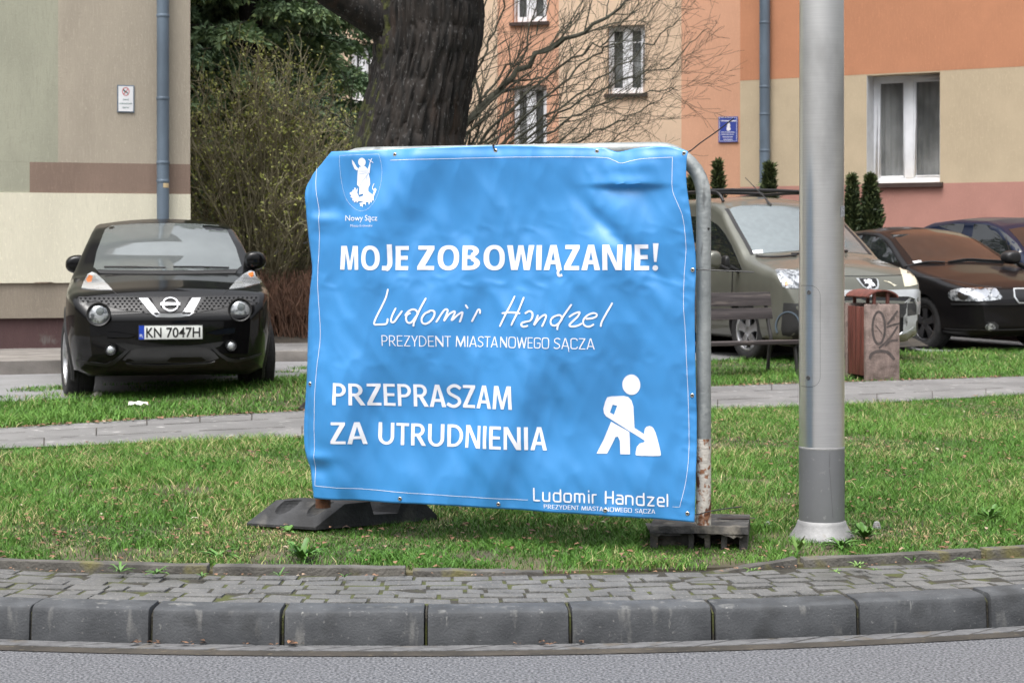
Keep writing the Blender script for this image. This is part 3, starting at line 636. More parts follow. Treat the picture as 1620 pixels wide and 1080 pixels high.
for k, s in enumerate([Z1([(325,60),(300,150),(250,260),(190,380),(152,470),(155,505),(210,506),(308,496),(326,435)]), Z1([(430,300),(390,380),(370,450),(384,476),(415,470),(455,415),(512,335)]),
    Z1([(612,362),(575,385),(562,430),(580,478),(625,480),(675,420),(705,365),(680,322),(635,316),(585,345),(552,390)]), Z1([(800,175),(742,290),(692,410),(662,480),(655,525)]),
    Z1([(850,345),(800,365),(760,425),(765,480),(810,498),(870,460),(908,390),(905,340),(865,330),(830,348)]),
    Z1([(932,474),(990,375),(1035,318),(1068,325),(1055,380),(1025,460),(1085,380),(1145,342),(1158,360),(1120,452),(1190,390),(1248,352),(1242,400),(1216,475)]), Z1([(1290,262),(1312,300)]), Z1([(1358,470),(1400,390),(1436,322),(1458,328),(1458,368)]),
    Z2([(290,150),(230,280),(150,440),(105,530)]), Z2([(415,165),(370,280),(310,410),(260,515)]), Z2([(135,365),(240,355),(365,365)]),
    Z2([(440,365),(490,338),(528,360),(532,410),(505,458),(440,475),(398,490),(392,518),(420,536),(470,526)]), Z2([(602,392),(580,450),(555,515),(620,430),(680,388),(706,400),(688,460),(655,530)]),
    Z2([(832,432),(800,425),(840,396),(790,422),(768,470),(786,510),(832,520),(890,478),(918,425),(890,388),(845,394)][2:]), Z2([(1035,255),(970,350),(910,440),(866,520),(858,570)]),
    Z2([(1010,410),(1070,370),(1138,352),(1118,402),(1060,460),(1014,512),(1040,532),(1110,524),(1165,496)]), Z2([(1225,435),(1290,430),(1348,410),(1362,378),(1320,362),(1250,386),(1194,440),(1190,500),(1230,532),(1280,530),(1320,506)]), Z2([(1555,235),(1490,350),(1425,470),(1410,530)])]):
    strip(sg if k < 8 else sg_b, s, 2.9, OFF+.0002*(k % 5))
flat('signature', sg); flat('signature', sg_b)
# the name in squared-off technical letters, drawn as strokes on a slanting base line
tn1, tn2 = MB(), MB()
def tl(strokes, x0, x1, tn):
    for s in strokes:
        pts = []
        for u, v in s:
            zx = x0+(x1-x0)*u; t = (zx-95)/(1322-95); pts.append((846.4+(1058.5-846.4)*t, 790+9.8*t-19*v))
        strip(tn, pts, 2.7, OFF+.0003*random.random(), smooth=False, step=3)
XH = .70; c = .14
rr_ = lambda l, r, b, t: [(l+c*1.1,b),(r-c*1.1,b),(r,b+c),(r,t-c),(r-c*1.1,t),(l+c*1.1,t),(l,t-c),(l,b+c),(l+c*1.1,b)]
LET = {'L':[[(0,1),(0,0),(1,0)]], 'u':[[(0,XH),(0,c),(.2,0),(.8,0),(1,c)],[(1,XH),(1,0)]], 'd':[rr_(0,1,0,XH),[(1,1.0),(1,0)]], 'o':[rr_(0,1,0,XH)],
 'm':[[(0,0),(0,XH)],[(0,XH-c*.3),(.1,XH),(.4,XH),(.5,XH-c),(.5,0)],[(.5,XH-c),(.6,XH),(.9,XH),(1,XH-c),(1,0)]], 'i':[[(.5,0),(.5,XH)],[(.5,.93),(.5,1.0)]], 'r':[[(0,0),(0,XH)],[(0,XH-c),(.3,XH),(1,XH)]],
 'H':[[(0,0),(0,1)],[(1,0),(1,1)],[(0,.5),(1,.5)]], 'a':[[(.1,XH),(.8,XH),(1,XH-c),(1,0)],[(1,0),(.2,0),(0,c*.8),(0,.32),(.2,.4),(1,.4)]], 'n':[[(0,0),(0,XH)],[(0,XH-c*.2),(.2,XH),(.8,XH),(1,XH-c),(1,0)]],
 'z':[[(0,XH),(1,XH),(0,0),(1,0)]], 'e':[[(1,0),(.2,0),(0,c),(0,XH-c),(.2,XH),(.8,XH),(1,XH-c),(1,.34),(0,.34)]], 'l':[[(.5,0),(.5,1)]]}
for ch, a, b in zip('LudomirHandzel', (98,183,280,377,470,590,632,750,843,933,1034,1134,1227,1308), (152,242,345,437,556,606,665,812,902,997,1100,1192,1283,1322)): tl(LET[ch], a, b, tn1 if a < 700 else tn2)
flat('lettering', tn1); flat('lettering', tn2)
# border lines
bl = MB()
strip(bl, [(620,254),(700,252),(800,249.2),(900,248.6),(956,249.6),(972,254),(985,258.6),(1002,255),(1020,252),(1066.7,249.4)], .65)
strip(bl, [(1066.7,249),(1066.5,275),(1067.5,302),(1077,325),(1084,345),(1088,388),(1085,437),(1084,480),(1086,520),(1088,577),(1091,693),(1088,752),(1077,800.5)], .65)
strip(bl, [(1077,800.7),(1065.5,800.2)], .65); strip(bl, [(501.7,766.9),(600,774),(700,781.5),(820,788.9),(837,789.6)], .65)
strip(bl, [(498,266),(499,292),(505,335.5),(505,388.5),(502.5,450),(507,530),(501.7,600),(500,671),(501.5,720),(501.7,766.7)], .65)
flat('border_line', bl)
zs = lambda L: [(530+x/8.311, 235+y/8.311) for x, y in L]
cs = MB(); sh_ = zs([(75,95),(590,75),(625,200),(640,330),(632,500),(580,680),(480,790),(390,820),(290,800),(170,680),(105,480),(80,250),(75,95)])
strip(cs, sh_[:2], .24); strip(cs, sh_[1:], .24)
def bfill(mb, loops, off=OFF, res=4):
    Vv, T = fill2d(loops, res); mb.add([banner_pt(x, y, off) for x, y in Vv], T)
bfill(cs, [zs(ellipse(365,182,50,57,22))]); bfill(cs, [zs([(236,146),(262,180),(296,245),(318,265),(300,292),(268,272),(240,205)])], OFF+.0003)
bfill(cs, [zs([(330,243),(405,232),(440,272),(452,240),(470,192),(478,210),(474,260),(466,328),(450,318),(470,400),(480,470),(456,520),(462,575),(325,612),(330,510),(298,480),(305,330),(310,285)])], OFF+.0005)
bfill(cs, [zs([(205,580),(240,565),(235,547),(262,542),(262,515),(285,520),(277,560),(312,515),(300,582),(330,640),(385,622),(405,512),(432,545),(500,590),(530,612),(547,566),(530,545),(560,520),(585,545),(575,572),(552,640),(556,690),(535,682),(521,722),(508,692),(488,747),(474,703),(434,706),(440,756),(420,730),(388,735),(386,776),(364,750),(345,762),(348,736),(330,720),(372,712),(396,704),(322,690),(302,716),(290,690),(265,712),(255,682),(240,686),(242,652),(214,640),(230,612),(207,606)])], OFF+.0008)
strip(cs, zs([(455,145),(515,188)]), 1.1, OFF+.001); strip(cs, zs([(500,132),(468,200)]), 1.1, OFF+.0012); strip(cs, zs([(532,545),(520,515),(538,465)]), 1.2, OFF+.001)
flat('city_crest', cs)
cf = MB()                                             # fine blue lines drawn inside the crest
for s in ([(318,300),(460,300)],[(322,340),(440,330),(380,420),(335,500)],[(440,340),(420,430),(455,500)],[(400,560),(440,600),(470,650)],[(430,560),(480,610),(510,655)],[(300,640),(380,660),(440,650)]): strip(cf, zs(s), .35, OFF+.0020)
flat('crest_line', cf, M['banner'])
pg = MB(); zw = lambda L: [(800+x/2.571, 460+y/2.571) for x, y in L]
bfill(pg, [ellipse(999.1,608.2,14.4,16.2,28)])
bfill(pg, [zw([(398,478),(406,450),(414,432),(430,428),(480,427),(498,431),(511,445),(519,470),(521,510),(523,557),(574,588),(578,604),(566,608),(430,524),(408,510),(400,497)]), zw([(435,462),(453,467),(440,503),(424,494)])])
bfill(pg, [zw([(428,531),(503,573),(505,600),(506,664),(466,664),(464,610),(456,592),(446,594),(438,612),(412,661),(372,660),(400,600)])])
bfill(pg, [zw(smooth_loop([(528,664),(537,622),(572,612),(562,580),(568,553),(592,547),(608,563),(624,610),(638,664),(630,669),(536,669)], 1))], OFF+.0003)
flat('road_works_symbol', pg)
# eyelets
M['brass'] = mat('eyelet_metal', (.45,.42,.36), .35, metal=.9, var=.1)
for x, y in ((627,245),(784,238.5),(944,239.5),(1085,243.5),(1098,427),(1096,625),(1089,811),(959,806),(791,796),(637,787),(491.5,607)):
    c0 = banner_pt(x, y, .001); e = MB(); tf = lambda v: c0+FR.u*v.x+Vector((0,0,1))*v.y+FR.n*v.z
    e.lathe([(.0038,.0006),(.0045,.0025),(.0062,.003),(.0086,.0012),(.0088,0)], 18, 0, tf=tf); e.lathe([(.0,.0008),(.0042,.0008)], 14, 1, tf=tf)
    keep(e.build('eyelet', [M['brass'], M['black']], smooth=True), bo)

# cable ties
M['nylon'] = mat('black_nylon', (.012,.012,.014), .45, var=.1)
def tie(pts, label):
    o = thing('cable_tie', label, 'cable tie', pts[0], group='cable ties holding the banner'); keep(MB().tube(catmull(pts, 6), .0026, 6).build('strap', M['nylon'], smooth=True), o)
    m = MB(); a = Vector(pts[1]); m.box((-.004,-.003,-.003), (.004,.003,.003), tf=lambda v: a+v); keep(m.build('head', M['nylon'], bevel=.001), o)
tie([banner_pt(784,239,.004), FR.pp(786,231,.05), FR.pp(790,226,.02), FR.pp(799,176,.012), FR.pp(808,136,.01)], 'black cable tie standing up thin and long from the middle of the banner top')
tie([banner_pt(1085,243.5,.004), FR.pp(1096,240,.05), FR.pp(1112,227,.045), FR.pp(1140,208,.055), FR.pp(1166,189,.07)], 'black cable tie sticking out slantwise from the upper right banner corner')
tie([banner_pt(1098,427,.004), FR.pp(1106,426.5,.045), FR.pp(1125,427,.045), FR.pp(1160,428.5,.05), FR.pp(1197,430,.06)], 'black cable tie running level across the post above the bench')
tie([banner_pt(1089,811,.004), FR.pp(1107,811,.045), FR.pp(1122,807,.045), FR.pp(1150,802,.05), FR.pp(1178,798,.06)], 'black cable tie round the rusty post just above the broken foot')

# rubber feet
def boolean(o, cutters, fallback=None):
    for c_ in cutters:
        md = o.modifiers.new('cut', 'BOOLEAN'); md.operation = 'DIFFERENCE'; md.object = c_; md.solver = 'EXACT'; md.material_mode = 'TRANSFER'
    d = bpy.context.evaluated_depsgraph_get(); d.update(); me = bpy.data.meshes.new_from_object(o.evaluated_get(d), depsgraph=d)
    o.modifiers.clear(); o.data = me
    for c_ in cutters: bpy.data.objects.remove(c_)
    return o
FZ = .185
A_, B2, C_ = G(390,831,FZ), G(499,838,FZ), G(692,822,FZ); D_ = A_+(C_-B2)
f = thing('ballast_block', 'black rubber barrier foot with sloping ends under the left side of the banner', 'ballast block', (A_.x, A_.y, FZ))
prof = [(0,0),(0,.012),(.235,.105),(.44,.108),(.47,.048),(.67,.046),(.70,.104),(.86,.104),(1,.02),(1,0)]
mk = lambda s, z, d=0: (A_.lerp(D_, s) if d == 0 else B2.lerp(C_, s))+Vector((0,0,z))
m = MB(); m.prism([mk(s, z, 0) for s, z in prof], [mk(s, z, 1) for s, z in prof]); fb = m.build('block', M['rubber'])
def ball(c_, rx, ry, rz, ax):
    x = Vector(ax).normalized(); y = Vector((-x.y, x.x, 0)); m = MB(); pr = [(math.sin(t), -math.cos(t)) for t in np.linspace(0, math.pi, 13)]
    m.lathe([(max(r_,0), z) for r_, z in pr], 20, tf=lambda v: Vector(c_)+x*v.x*rx+y*v.y*ry+Vector((0,0,v.z*rz))); return m.build('cut', M['rubber'])
ax = D_-A_; cuts = []
for t in (.26, .72): p = A_.lerp(B2, t)+ax*.165; cuts.append(ball(p+Vector((0,0,.10)), .085, .038, .055, ax))
boolean(fb, cuts)
bmod = fb.modifiers.new('b', 'BEVEL'); bmod.width = .006; bmod.segments = 2; bmod.limit_method = 'ANGLE'; keep(fb, f)
M['handle_hole'] = M['rubber']
fz = tzf(.75, 7.8)-.004
f2 = thing('ballast_block', 'broken grey barrier foot with open chambers under the rusty right post', 'ballast block', G(1107,870,fz))
q0, q1 = G(1028,871,fz), G(1183,873,fz); back = Vector((.06,.40,0)); m = MB(); n = 26
tops, bots = [], []
for i in range(n+1):
    t = i/n; p = q0.lerp(q1, t); j = .012*(vnoise(np.array([t*7.0]), np.array([.3]), 61)[0])-.02*math.exp(-((t-.45)/.12)**2)+.006*random.random(); tops.append(p+Vector((0,-j,.104+.006*random.random()))); bots.append(p+Vector((0,-.012-.6*j-.01*random.random(),.078-.022*abs(math.sin(t*9.))*random.random())))
top_b = [p.copy() for p in tops]; bb = [q0.lerp(q1, i/n)+back+Vector((0,0,.104)) for i in range(n+1)]
vs = tops+bots+bb; fs = []
for i in range(n): fs += [(i,i+1,2*(n+1)+i+1,2*(n+1)+i), (n+1+i,n+2+i,i+1,i)]
m.add(vs, fs)
# underside of the broken lip, side walls, ribs and back of the chambers
m.add([bots[0],bots[-1],bots[-1]+Vector((0,.3,0)),bots[0]+Vector((0,.3,0))], [(0,1,2,3)])
def wall(t0, t1, z1=.085, y0=.0, y1=.38):
    a, b = q0.lerp(q1, t0), q0.lerp(q1, t1); k0, k1 = back*(y0/.4), back*(y1/.4); jit = lambda: Vector((random.uniform(-.003,.003), random.uniform(-.006,.006), random.uniform(-.004,.004)))
    m.prism([a+k0+jit(), b+k0+jit(), b+k0+jit()+Vector((0,0,z1)), a+k0+jit()+Vector((0,0,z1))], [a+k1, b+k1, b+k1+Vector((0,0,z1)), a+k1+Vector((0,0,z1))])
wall(0,.085,.10); wall(.395,.45); wall(.56,.62); wall(.73,.79); wall(.91,1.0,.10); wall(.0,1.0,.10,.37,.40); wall(.08,.42,.085,.05,.08); wall(.44,.93,.085,.12,.15)
keep(m.build('block', M['rubber_dirty'], bevel=.003, sharp=35), f2)
hm = MB(); hp = G(1155,822,fz+.106); 
for (px, py, lx, ly) in ((1165,819.5,.085,.03),): 
    c0 = G(px, py, fz+.107); hm.lathe([(1,0),(.0,0.0001)], 24, tf=lambda v: c0+Vector((v.x*lx, v.y*ly, v.z+.0015)))
keep(hm.build('handle_hole', M['black']), f2)
bp2 = MB(); a0, a1 = G(1043,822,fz+.10), G(1196,818,fz+.10)
bp2.prism([a0+Vector((0,0,.008)), G(1044,831,fz+.10)+Vector((0,.012,.008)), G(1188,831,fz+.10)+Vector((0,.012,.008)), a1+Vector((0,0,.008))], [a0, G(1044,831,fz+.10)+Vector((0,.012,0)), G(1188,831,fz+.10)+Vector((0,.012,0)), a1]) 

# ---------------------------------------------------------------- lamp post
M['steel'] = mat('brushed_steel', (.80,.795,.78), .28, metal=.9, var=.03, scale=7, stretch=(1,1,90), bump=.02, bscale=16, wear=[((.36,.355,.345), 3, .55, .25, (1,1,.5))])
M['sleeve'] = mat('grey_sleeve', (.20,.205,.215), .5, metal=.3, var=.06, scale=3, bump=.06, wear=[((.13,.13,.137), 7, .58, .2, (1,1,.5)), ((.28,.28,.28), 40, .64, .1)])
M['castalu'] = mat('cast_aluminium', (.30,.30,.30), .65, metal=.2, var=.1, scale=10, bump=.3, bscale=60, wear=[((.22,.20,.17), 12, .58, .15)])
pc = P(1300, 0, 8.29); pc.z = 0; pz = tzf(pc.x, pc.y)
lp = thing('lamp_post', 'tall brushed steel lamp post with an inspection door standing in the lawn', 'lamp post', (pc.x, pc.y, pz))
zz = lambda y: CH+(HY-y)/F*8.29
add = lambda mb, nm, m_, sm=True, **k: keep(mb.build(nm, m_, smooth=sm, **k), lp)
add(MB().lathe([(.0985,zz(706)),(.0975,1.42),(.0962,2.6),(.088,5),(.078,8.2),(.0,8.2)], 64, c=(pc.x,pc.y,0)), 'shaft', M['steel'])
add(MB().lathe([(.0985,pz),(.0990,zz(816)),(.0990,zz(708.5))], 64, c=(pc.x,pc.y,0)), 'sleeve', M['sleeve'])
add(MB().lathe([(.0992,zz(709)),(.1000,zz(708)),(.1000,zz(706)),(.0986,zz(705))], 64, c=(pc.x,pc.y,0)), 'sleeve_rim', M['castalu'])
add(MB().lathe([(.150,pz-.03),(.142,pz+.004),(.134,pz+.016),(.116,pz+.042),(.108,pz+.060),(.1045,pz+.072),(.0995,pz+.076)], 64, c=(pc.x,pc.y,0)), 'base_flange', M['castalu'])
def on_pole(phi, z, off): return Vector((pc.x+(.0982+off)*math.sin(phi), pc.y-(.0982+off)*math.cos(phi), z))
def curved(nm, m_, ph0, ph1, y0, y1, off, rad=.045):
    w2 = (ph1-ph0)/2*.098; h2 = (zz(y0)-zz(y1))/2; pc_ = (ph0+ph1)/2; zc = (zz(y0)+zz(y1))/2; L = []
    for cx_, cy_, a in ((1,1,0),(-1,1,90),(-1,-1,180),(1,-1,270)):
        for k in range(9): t = R(a+k*11.25); L.append((cx_*(w2-rad)+rad*math.cos(t), cy_*(h2-rad)+rad*math.sin(t)))
    Vv, T = fill2d([L], .012); mb = MB(); n = len(Vv); mb.add([on_pole(pc_+x/.098, zc+y, off) for x, y in Vv]+[on_pole(pc_+x/.098, zc+y, -.002) for x, y in Vv], [f_ for f_ in T])
    k = len(L); return add(mb, nm, m_, sharp=30)
M['steel_dark'] = mat('dark_joint', (.10,.10,.10), .6, metal=.4)
curved('door_joint', M['steel_dark'], -1.605, -.224, 450.9, 610.1, .0006); curved('inspection_door', M['steel'], -1.595, -.235, 451.5, 609.5, .0016, .0425)
for px, py in ((1276,462),(1275,596)):
    ph = math.asin((px-1300)/35.5); c0 = on_pole(ph, zz(py), .0016); nrm = Vector((math.sin(ph), -math.cos(ph), 0)); tx = Vector((math.cos(ph), math.sin(ph), 0))
    tf = lambda v: c0+tx*v.x+Vector((0,0,v.y))+nrm*v.z
    mb = MB(); mb.lathe([(.010,0),(.010,.001),(.006,.0016),(.0055,.0008),(0,.0006)], 18, tf=tf); add(mb, 'screw', M['steel_dark'])
mb = MB(); cr_ = [(1300+x, y) for x, y in ((7,712),(6,735),(8,755),(9,775),(11,800),(12,814))]; q = []
for x, y in cr_: q += [on_pole(math.asin((x-1300)/36)+k, zz(y), .0018) for k in (-.006,.006)]
mb.add(q, [(2*i,2*i+1,2*i+3,2*i+2) for i in range(len(cr_)-1)]); add(mb, 'sleeve_crack', M['steel_dark'])
M['sticker'] = mat('sticker_paper', (.10,.11,.13), .5, var=.1, scale=300, col2=(.55,.56,.58), fac=(.45,.55))
mb = MB(); q = []
for y in np.linspace(326, 343, 4): q += [on_pole(math.asin(min(1,(x-1300)/34.9)), zz(y+(2 if x < 1328 else 0)), .0008) for x in (1325,1328,1332,1334.7)]+[on_pole(1.75, zz(y), .0008)]
mb.add(q, [(5*j+i,5*j+i+1,5*j+i+6,5*j+i+5) for j in range(3) for i in range(4)]); stk = add(mb, 'torn_sticker', M['sticker'])
for px, py in ((1215,838),(1301,848),(1387,838)):
    c0 = G(px, py, pz+.0); mb = MB(); mb.lathe([(.019,-.03),(.019,.014),(.0165,.018),(.0165,.024),(.012,.036),(.0,.041)], 20, c=(c0.x,c0.y,pz)); b_ = add(mb, 'bolt_cap', M['castalu'])

# ---------------------------------------------------------------- weeds along the edging and in the lawn
M['weed'] = mat('weed_leaves', (.09,.21,.03), .5, var=.25, scale=20, col2=(.05,.13,.018))
M['weed_pale'] = mat('pale_weed_leaves', (.17,.28,.07), .5, var=.25, scale=20, col2=(.09,.18,.035))
def weed(px, py, n, size, label, z=None, m_='weed', up=.6, wd=.22, toothed=True, seed=0):
    r = random.Random(px*7+py); p = G(px, py, .16 if z is None else z)
    if z is None: p = G(px, py, tzf(p.x, p.y))
    o = thing('weed', label, 'weed', p, group='weeds at the lawn edge'); mb = MB()
    for k in range(n):
        a = 2.4*k+r.uniform(-.3,.3); L = 1.0*size*r.uniform(.6,1.1); el = up*r.uniform(.5,1.3); m = 7; vs = []
        for j in range(m):
            t = j/(m-1); s = L*t; hh = math.sin(el)*s-.55*L*t*t*r.uniform(.7,1)*.8; rad = math.cos(el)*s
            ww = wd*L*math.sin(math.pi*min(1,(t*.82+.12)))*(1-.35*(j % 2)*toothed)*(.9 if t < 1 else .1)
            c0 = Vector((math.cos(a)*rad, math.sin(a)*rad, max(.004,hh+.008))); sd_ = Vector((-math.sin(a), math.cos(a), 0))*ww*.5
            vs += [c0-sd_+Vector((0,0,ww*.22)), c0, c0+sd_+Vector((0,0,ww*.22))]
        mb.add(vs, [f_ for j in range(m-1) for f_ in ((3*j,3*j+1,3*j+4,3*j+3),(3*j+1,3*j+2,3*j+5,3*j+4))])
    l = mb.build('leaves', M[m_], o, smooth=True); return o
zg = .146
weed(478,888,26,.15,'big leafy dandelion rosette in the lawn edge below the left barrier foot', up=.95)
weed(345,884,18,.11,'low spreading dark weed at the lawn edge left of the big dandelion', up=.6)
weed(190,908,9,.085,'spiky weed growing out of the edging gap, farthest left along the paving', zg, up=.8, wd=.16)
weed(248,911,14,.07,'dense round weed on a soil heap in front of the edging', zg, up=.7)
weed(319,914,8,.045,'small bright seedling alone on the paving edge between two larger weeds', zg, up=.6)
weed(442,914,7,.06,'thin weed in the edging gap below the big dandelion', zg, up=.9, wd=.16)
weed(545,916,6,.045,'tiny weed at the edging below the left lower corner of the banner', zg, up=.8)
weed(1190,906,10,.05,'small clump of weeds in soil where the right edging sinks', zg, up=.6, m_='weed_pale')
weed(1323,908,7,.04,'tiny pale seedling on the paving below the lamp post', zg, up=.6, m_='weed_pale')
weed(1357,900,11,.06,'pale weed with toothed leaves against the edging right of the lamp post', zg, up=.8, m_='weed_pale')
weed(1383,905,7,.04,'little round seedling beside the toothed weed on the paving', zg, up=.6, m_='weed_pale')
weed(1444,893,6,.07,'dark narrow leaved weed hanging over the right edging', zg, up=1.0, wd=.14)
weed(1470,892,10,.05,'low row of small leaves against the right edging next to the narrow leaved weed', zg, up=.6)
weed(1523,888,9,.05,'creeping weed at the foot of the edging, farthest right', zg, up=.5)
weed(1262,878,9,.12,'weed with a tall upright leaf below the lamp post flange', up=1.05, m_='weed_pale')
weed(1368,856,24,.14,'thick dandelion clump at the right side of the lamp post flange', up=1.0)
weed(1565,824,16,.12,'broad rosette weed alone in the lawn right of the lamp post', up=.8)
weed(1330,868,18,.12,'spreading dandelion in front of the lamp post flange', up=.7)
weed(455,845,8,.06,'round leaved weed touching the front of the left barrier foot', up=.8, wd=.5, toothed=False)
# litter
M['wrapper'] = mat('litter_wrapper', (.72,.70,.68), .5, col2=(.55,.12,.08), scale=30, fac=(.38,.42))
p = G(219,645,.2); p.z = tzf(p.x, p.y)+.03; m = MB(); n = 9; r = random.Random(4)
m.add([p+Vector((-.075+.15*i/n, .016*k+r.uniform(-.006,.006), r.uniform(0,.018)+.01*k)) for k in (-1,0,1) for i in range(n+1)], [(k*(n+1)+i, k*(n+1)+i+1, (k+1)*(n+1)+i+1, (k+1)*(n+1)+i) for k in range(2) for i in range(n)])
tag(m.build('litter_wrapper', M['wrapper'], smooth=True), 'crumpled white and red wrapper lying on the grass verge', 'litter')
p = G(153,631,.2); p.z = tzf(p.x, p.y)+.025; m = MB(); m.lathe([(0,-.02),(.03,-.015),(.045,.0),(.03,.02),(0,.03)], 9, tf=lambda v: p+Vector((v.x*1.1+r.uniform(-.01,.01), v.y+r.uniform(-.01,.01), v.z+r.uniform(-.008,.008))))
M['paper'] = mat('dirty_paper', (.62,.58,.50), .8, var=.2, scale=20); tag(m.build('paper_scrap', M['paper'], smooth=True), 'crumpled beige paper scrap by the black car front wheel', 'litter')

# ---------------------------------------------------------------- bench and litter bin
M['bench_wood'] = mat('dark_bench_paint', (.060,.050,.050), .6, var=.3, scale=5, stretch=(.3,6,6), bump=.3, bscale=12, wear=[((.13,.11,.10), 6, .6, .1, (.4,4,4))])
M['iron'] = mat('black_iron', (.025,.024,.024), .6, var=.2)
pb_ = G(1222,590,.2); be = thing('park_bench', 'dark slatted park bench behind the footpath', 'bench', (pb_.x, pb_.y, tzf(pb_.x,pb_.y)), R(27)); gz = tzf(pb_.x, pb_.y)
BL = 1.75
for y0, y1, z0, z1 in ((-.46,-.33,.318,.355),(-.315,-.185,.31,.347),(-.17,-.04,.305,.342)):
    m = MB(); m.box((-BL+.02,y0,z0-.01), (.06,y1,z1-.01)); m.build('seat_slat', M['bench_wood'], be, bevel=.006)
for y0, z0, z1 in ((.055,.665,.80),(.035,.535,.645)):
    m = MB(); m.box((-BL+.02,y0,z0), (.03,y0+.035,z1), tf=lambda v: Vector((v.x, v.y+(v.z-z0)*.18, v.z))); m.build('back_slat', M['bench_wood'], be, bevel=.005)
for x in (-.02, -BL+.12):
    m = MB()
    for L in ([(x,.105,.78),(x,.075,.62),(x,.03,.45),(x,.0,.345),(x,.03,.2),(x,.06,-.04)], [(x,0,.315),(x,-.24,.298),(x,-.44,.30)], [(x,-.40,.30),(x,-.43,.15),(x,-.45,-.04)]): m.tube(catmull(L, 5), .019, 8)
    m.build('leg', M['iron'], be, smooth=True)
M['bin_wood'] = mat('red_brown_slats', (.155,.048,.036), .6, var=.25, scale=7, stretch=(3,3,.3), bump=.25, bscale=20, wear=[((.20,.10,.08), 9, .62, .1, (2,2,.3))])
M['bin_conc'] = mat('pinkish_concrete', (.25,.19,.168), .9, var=.2, scale=12, bump=.6, bscale=60, wear=[((.36,.29,.26), 50, .62, .08), ((.17,.125,.11), 3, .55, .2)])
M['spray'] = mat('spray_paint', (.055,.047,.045), .8, var=.3, scale=20, col2=(.10,.08,.075))
ba = R(13); pbn = G(1397,603,.2); bz = tzf(pbn.x, pbn.y); bn = thing('litter_bin', 'red brown slatted litter bin with pink concrete ends, roof and graffiti', 'litter bin', (pbn.x, pbn.y, bz), ba)
for y0, y1 in ((0,.06),(.45,.51)):
    m = MB(); m.box((-.17,y0,-.03), (.17,y1,.715)); m.build('end_panel', M['bin_conc'], bn, bevel=.018)
for k in range(4):
    m = MB(); m.box((-.163,.075+k*.094,.05), (-.14,.075+k*.094+.082,.69+.0*k)); m.build('slat', M['bin_wood'], bn, bevel=.004)
    m = MB(); m.box((.14,.075+k*.094,.05), (.163,.075+k*.094+.082,.69)); m.build('slat', M['bin_wood'], bn, bevel=.004)
m = MB(); m.box((-.135,.065,.04), (.135,.445,.60)); m.build('liner', M['matt_black'], bn)
m = MB(); n = 12
ro = [(.16*math.sin(R(-75+150*i/n)), .785+.085*(math.cos(R(-75+150*i/n))-.26)) for i in range(n+1)]; loop = ro+[(x*.95, z-.012) for x, z in ro[::-1]]
m.prism([Vector((x,-.01,z)) for x, z in loop], [Vector((x,.52,z)) for x, z in loop]); m.build('roof', M['bin_wood'], bn, smooth=True, sharp=35)
for x in (-.075,.06):
    for y in (.02,.47): m = MB(); m.box((x-.014,y,.70), (x+.014,y+.03,.835)); m.build('roof_post', M['bin_wood'], bn, bevel=.003)
m = MB(); zb_ = lambda L: [((x-475)/200*.172, .715-(y-550)/(1365-550)*.715) for x, y in L]
gf = lambda x, z, o_: Vector((x, -.0012-o_, z))
for k, (L, w_) in enumerate(((ellipse(425,800,72,170,16)+[(497,800)], .022), ([(640,625),(590,690),(530,760)], .022), ([(520,792),(590,770),(660,755)], .018), ([(640,790),(560,900),(470,980),(430,1010)], .02), ([(640,930),(560,940),(500,990)],.018), ([(385,770),(420,810),(462,862)], .009), ([(320,1120),(345,1070),(430,1045),(530,1060),(600,1130)], .026), ([(600,690),(602,712)],.012))): strip(m, zb_(L), w_, .0003*k, gf, .012)
m.build('graffiti', M['spray'], bn)
# ---------------------------------------------------------------- buildings
def render_mat(name, c, v=.08, streak=True, wear=None):
    c = tuple(x*.88 for x in c); return mat(name, c, .92, var=v, scale=2.2, stretch=(1,1,.35) if streak else (1,1,1), bump=.45, bscale=130, wear=(wear or [])+[(tuple(x*.88 for x in c), 1.1, .54, .3, (1.6,1.6,.3)), (tuple(x*.88 for x in c), .5, .48, .2), (tuple(x*(.92 if streak else .97) for x in c), 60, .50, .2, (1,1,.12)), (tuple(min(1,x*(1.06 if streak else 1.02)) for x in c), 75, .54, .2, (1,1,.10)), (tuple(min(1,x*1.12) for x in c), 60, .6, .12, (1,1,.4))])
M['w_green'] = render_mat('greenish_render', lin((166,166,148))); M['w_beige'] = render_mat('grey_beige_render', lin((178,168,152))); M['w_brown'] = render_mat('brown_render', lin((140,120,107)))
M['w_cream'] = render_mat('cream_render', lin((226,221,200)), .03); M['w_plinth'] = render_mat('grey_plinth_render', lin((150,140,126))); M['w_base'] = render_mat('dark_red_base', lin((88,66,66)), .15, wear=[((.14,.13,.12), 4, .58, .1)])
M['w_peel'] = mat('bare_mortar', (.16,.12,.09), .95, var=.3, scale=20, bump=.5)
M['zinc'] = mat('painted_downpipe', lin((100,114,128)), .5, metal=.2, var=.12, scale=4, stretch=(1,1,.3), bump=.1, wear=[((.10,.13,.16), 8, .6, .15)])
M['roof'] = mat('roof_sheet', (.10,.055,.045), .7, var=.2)
M['apron'] = mat('apron_concrete', (.20,.185,.17), .9, var=.15, scale=3, bump=.4, wear=[((.12,.11,.10), 5, .56, .2)])
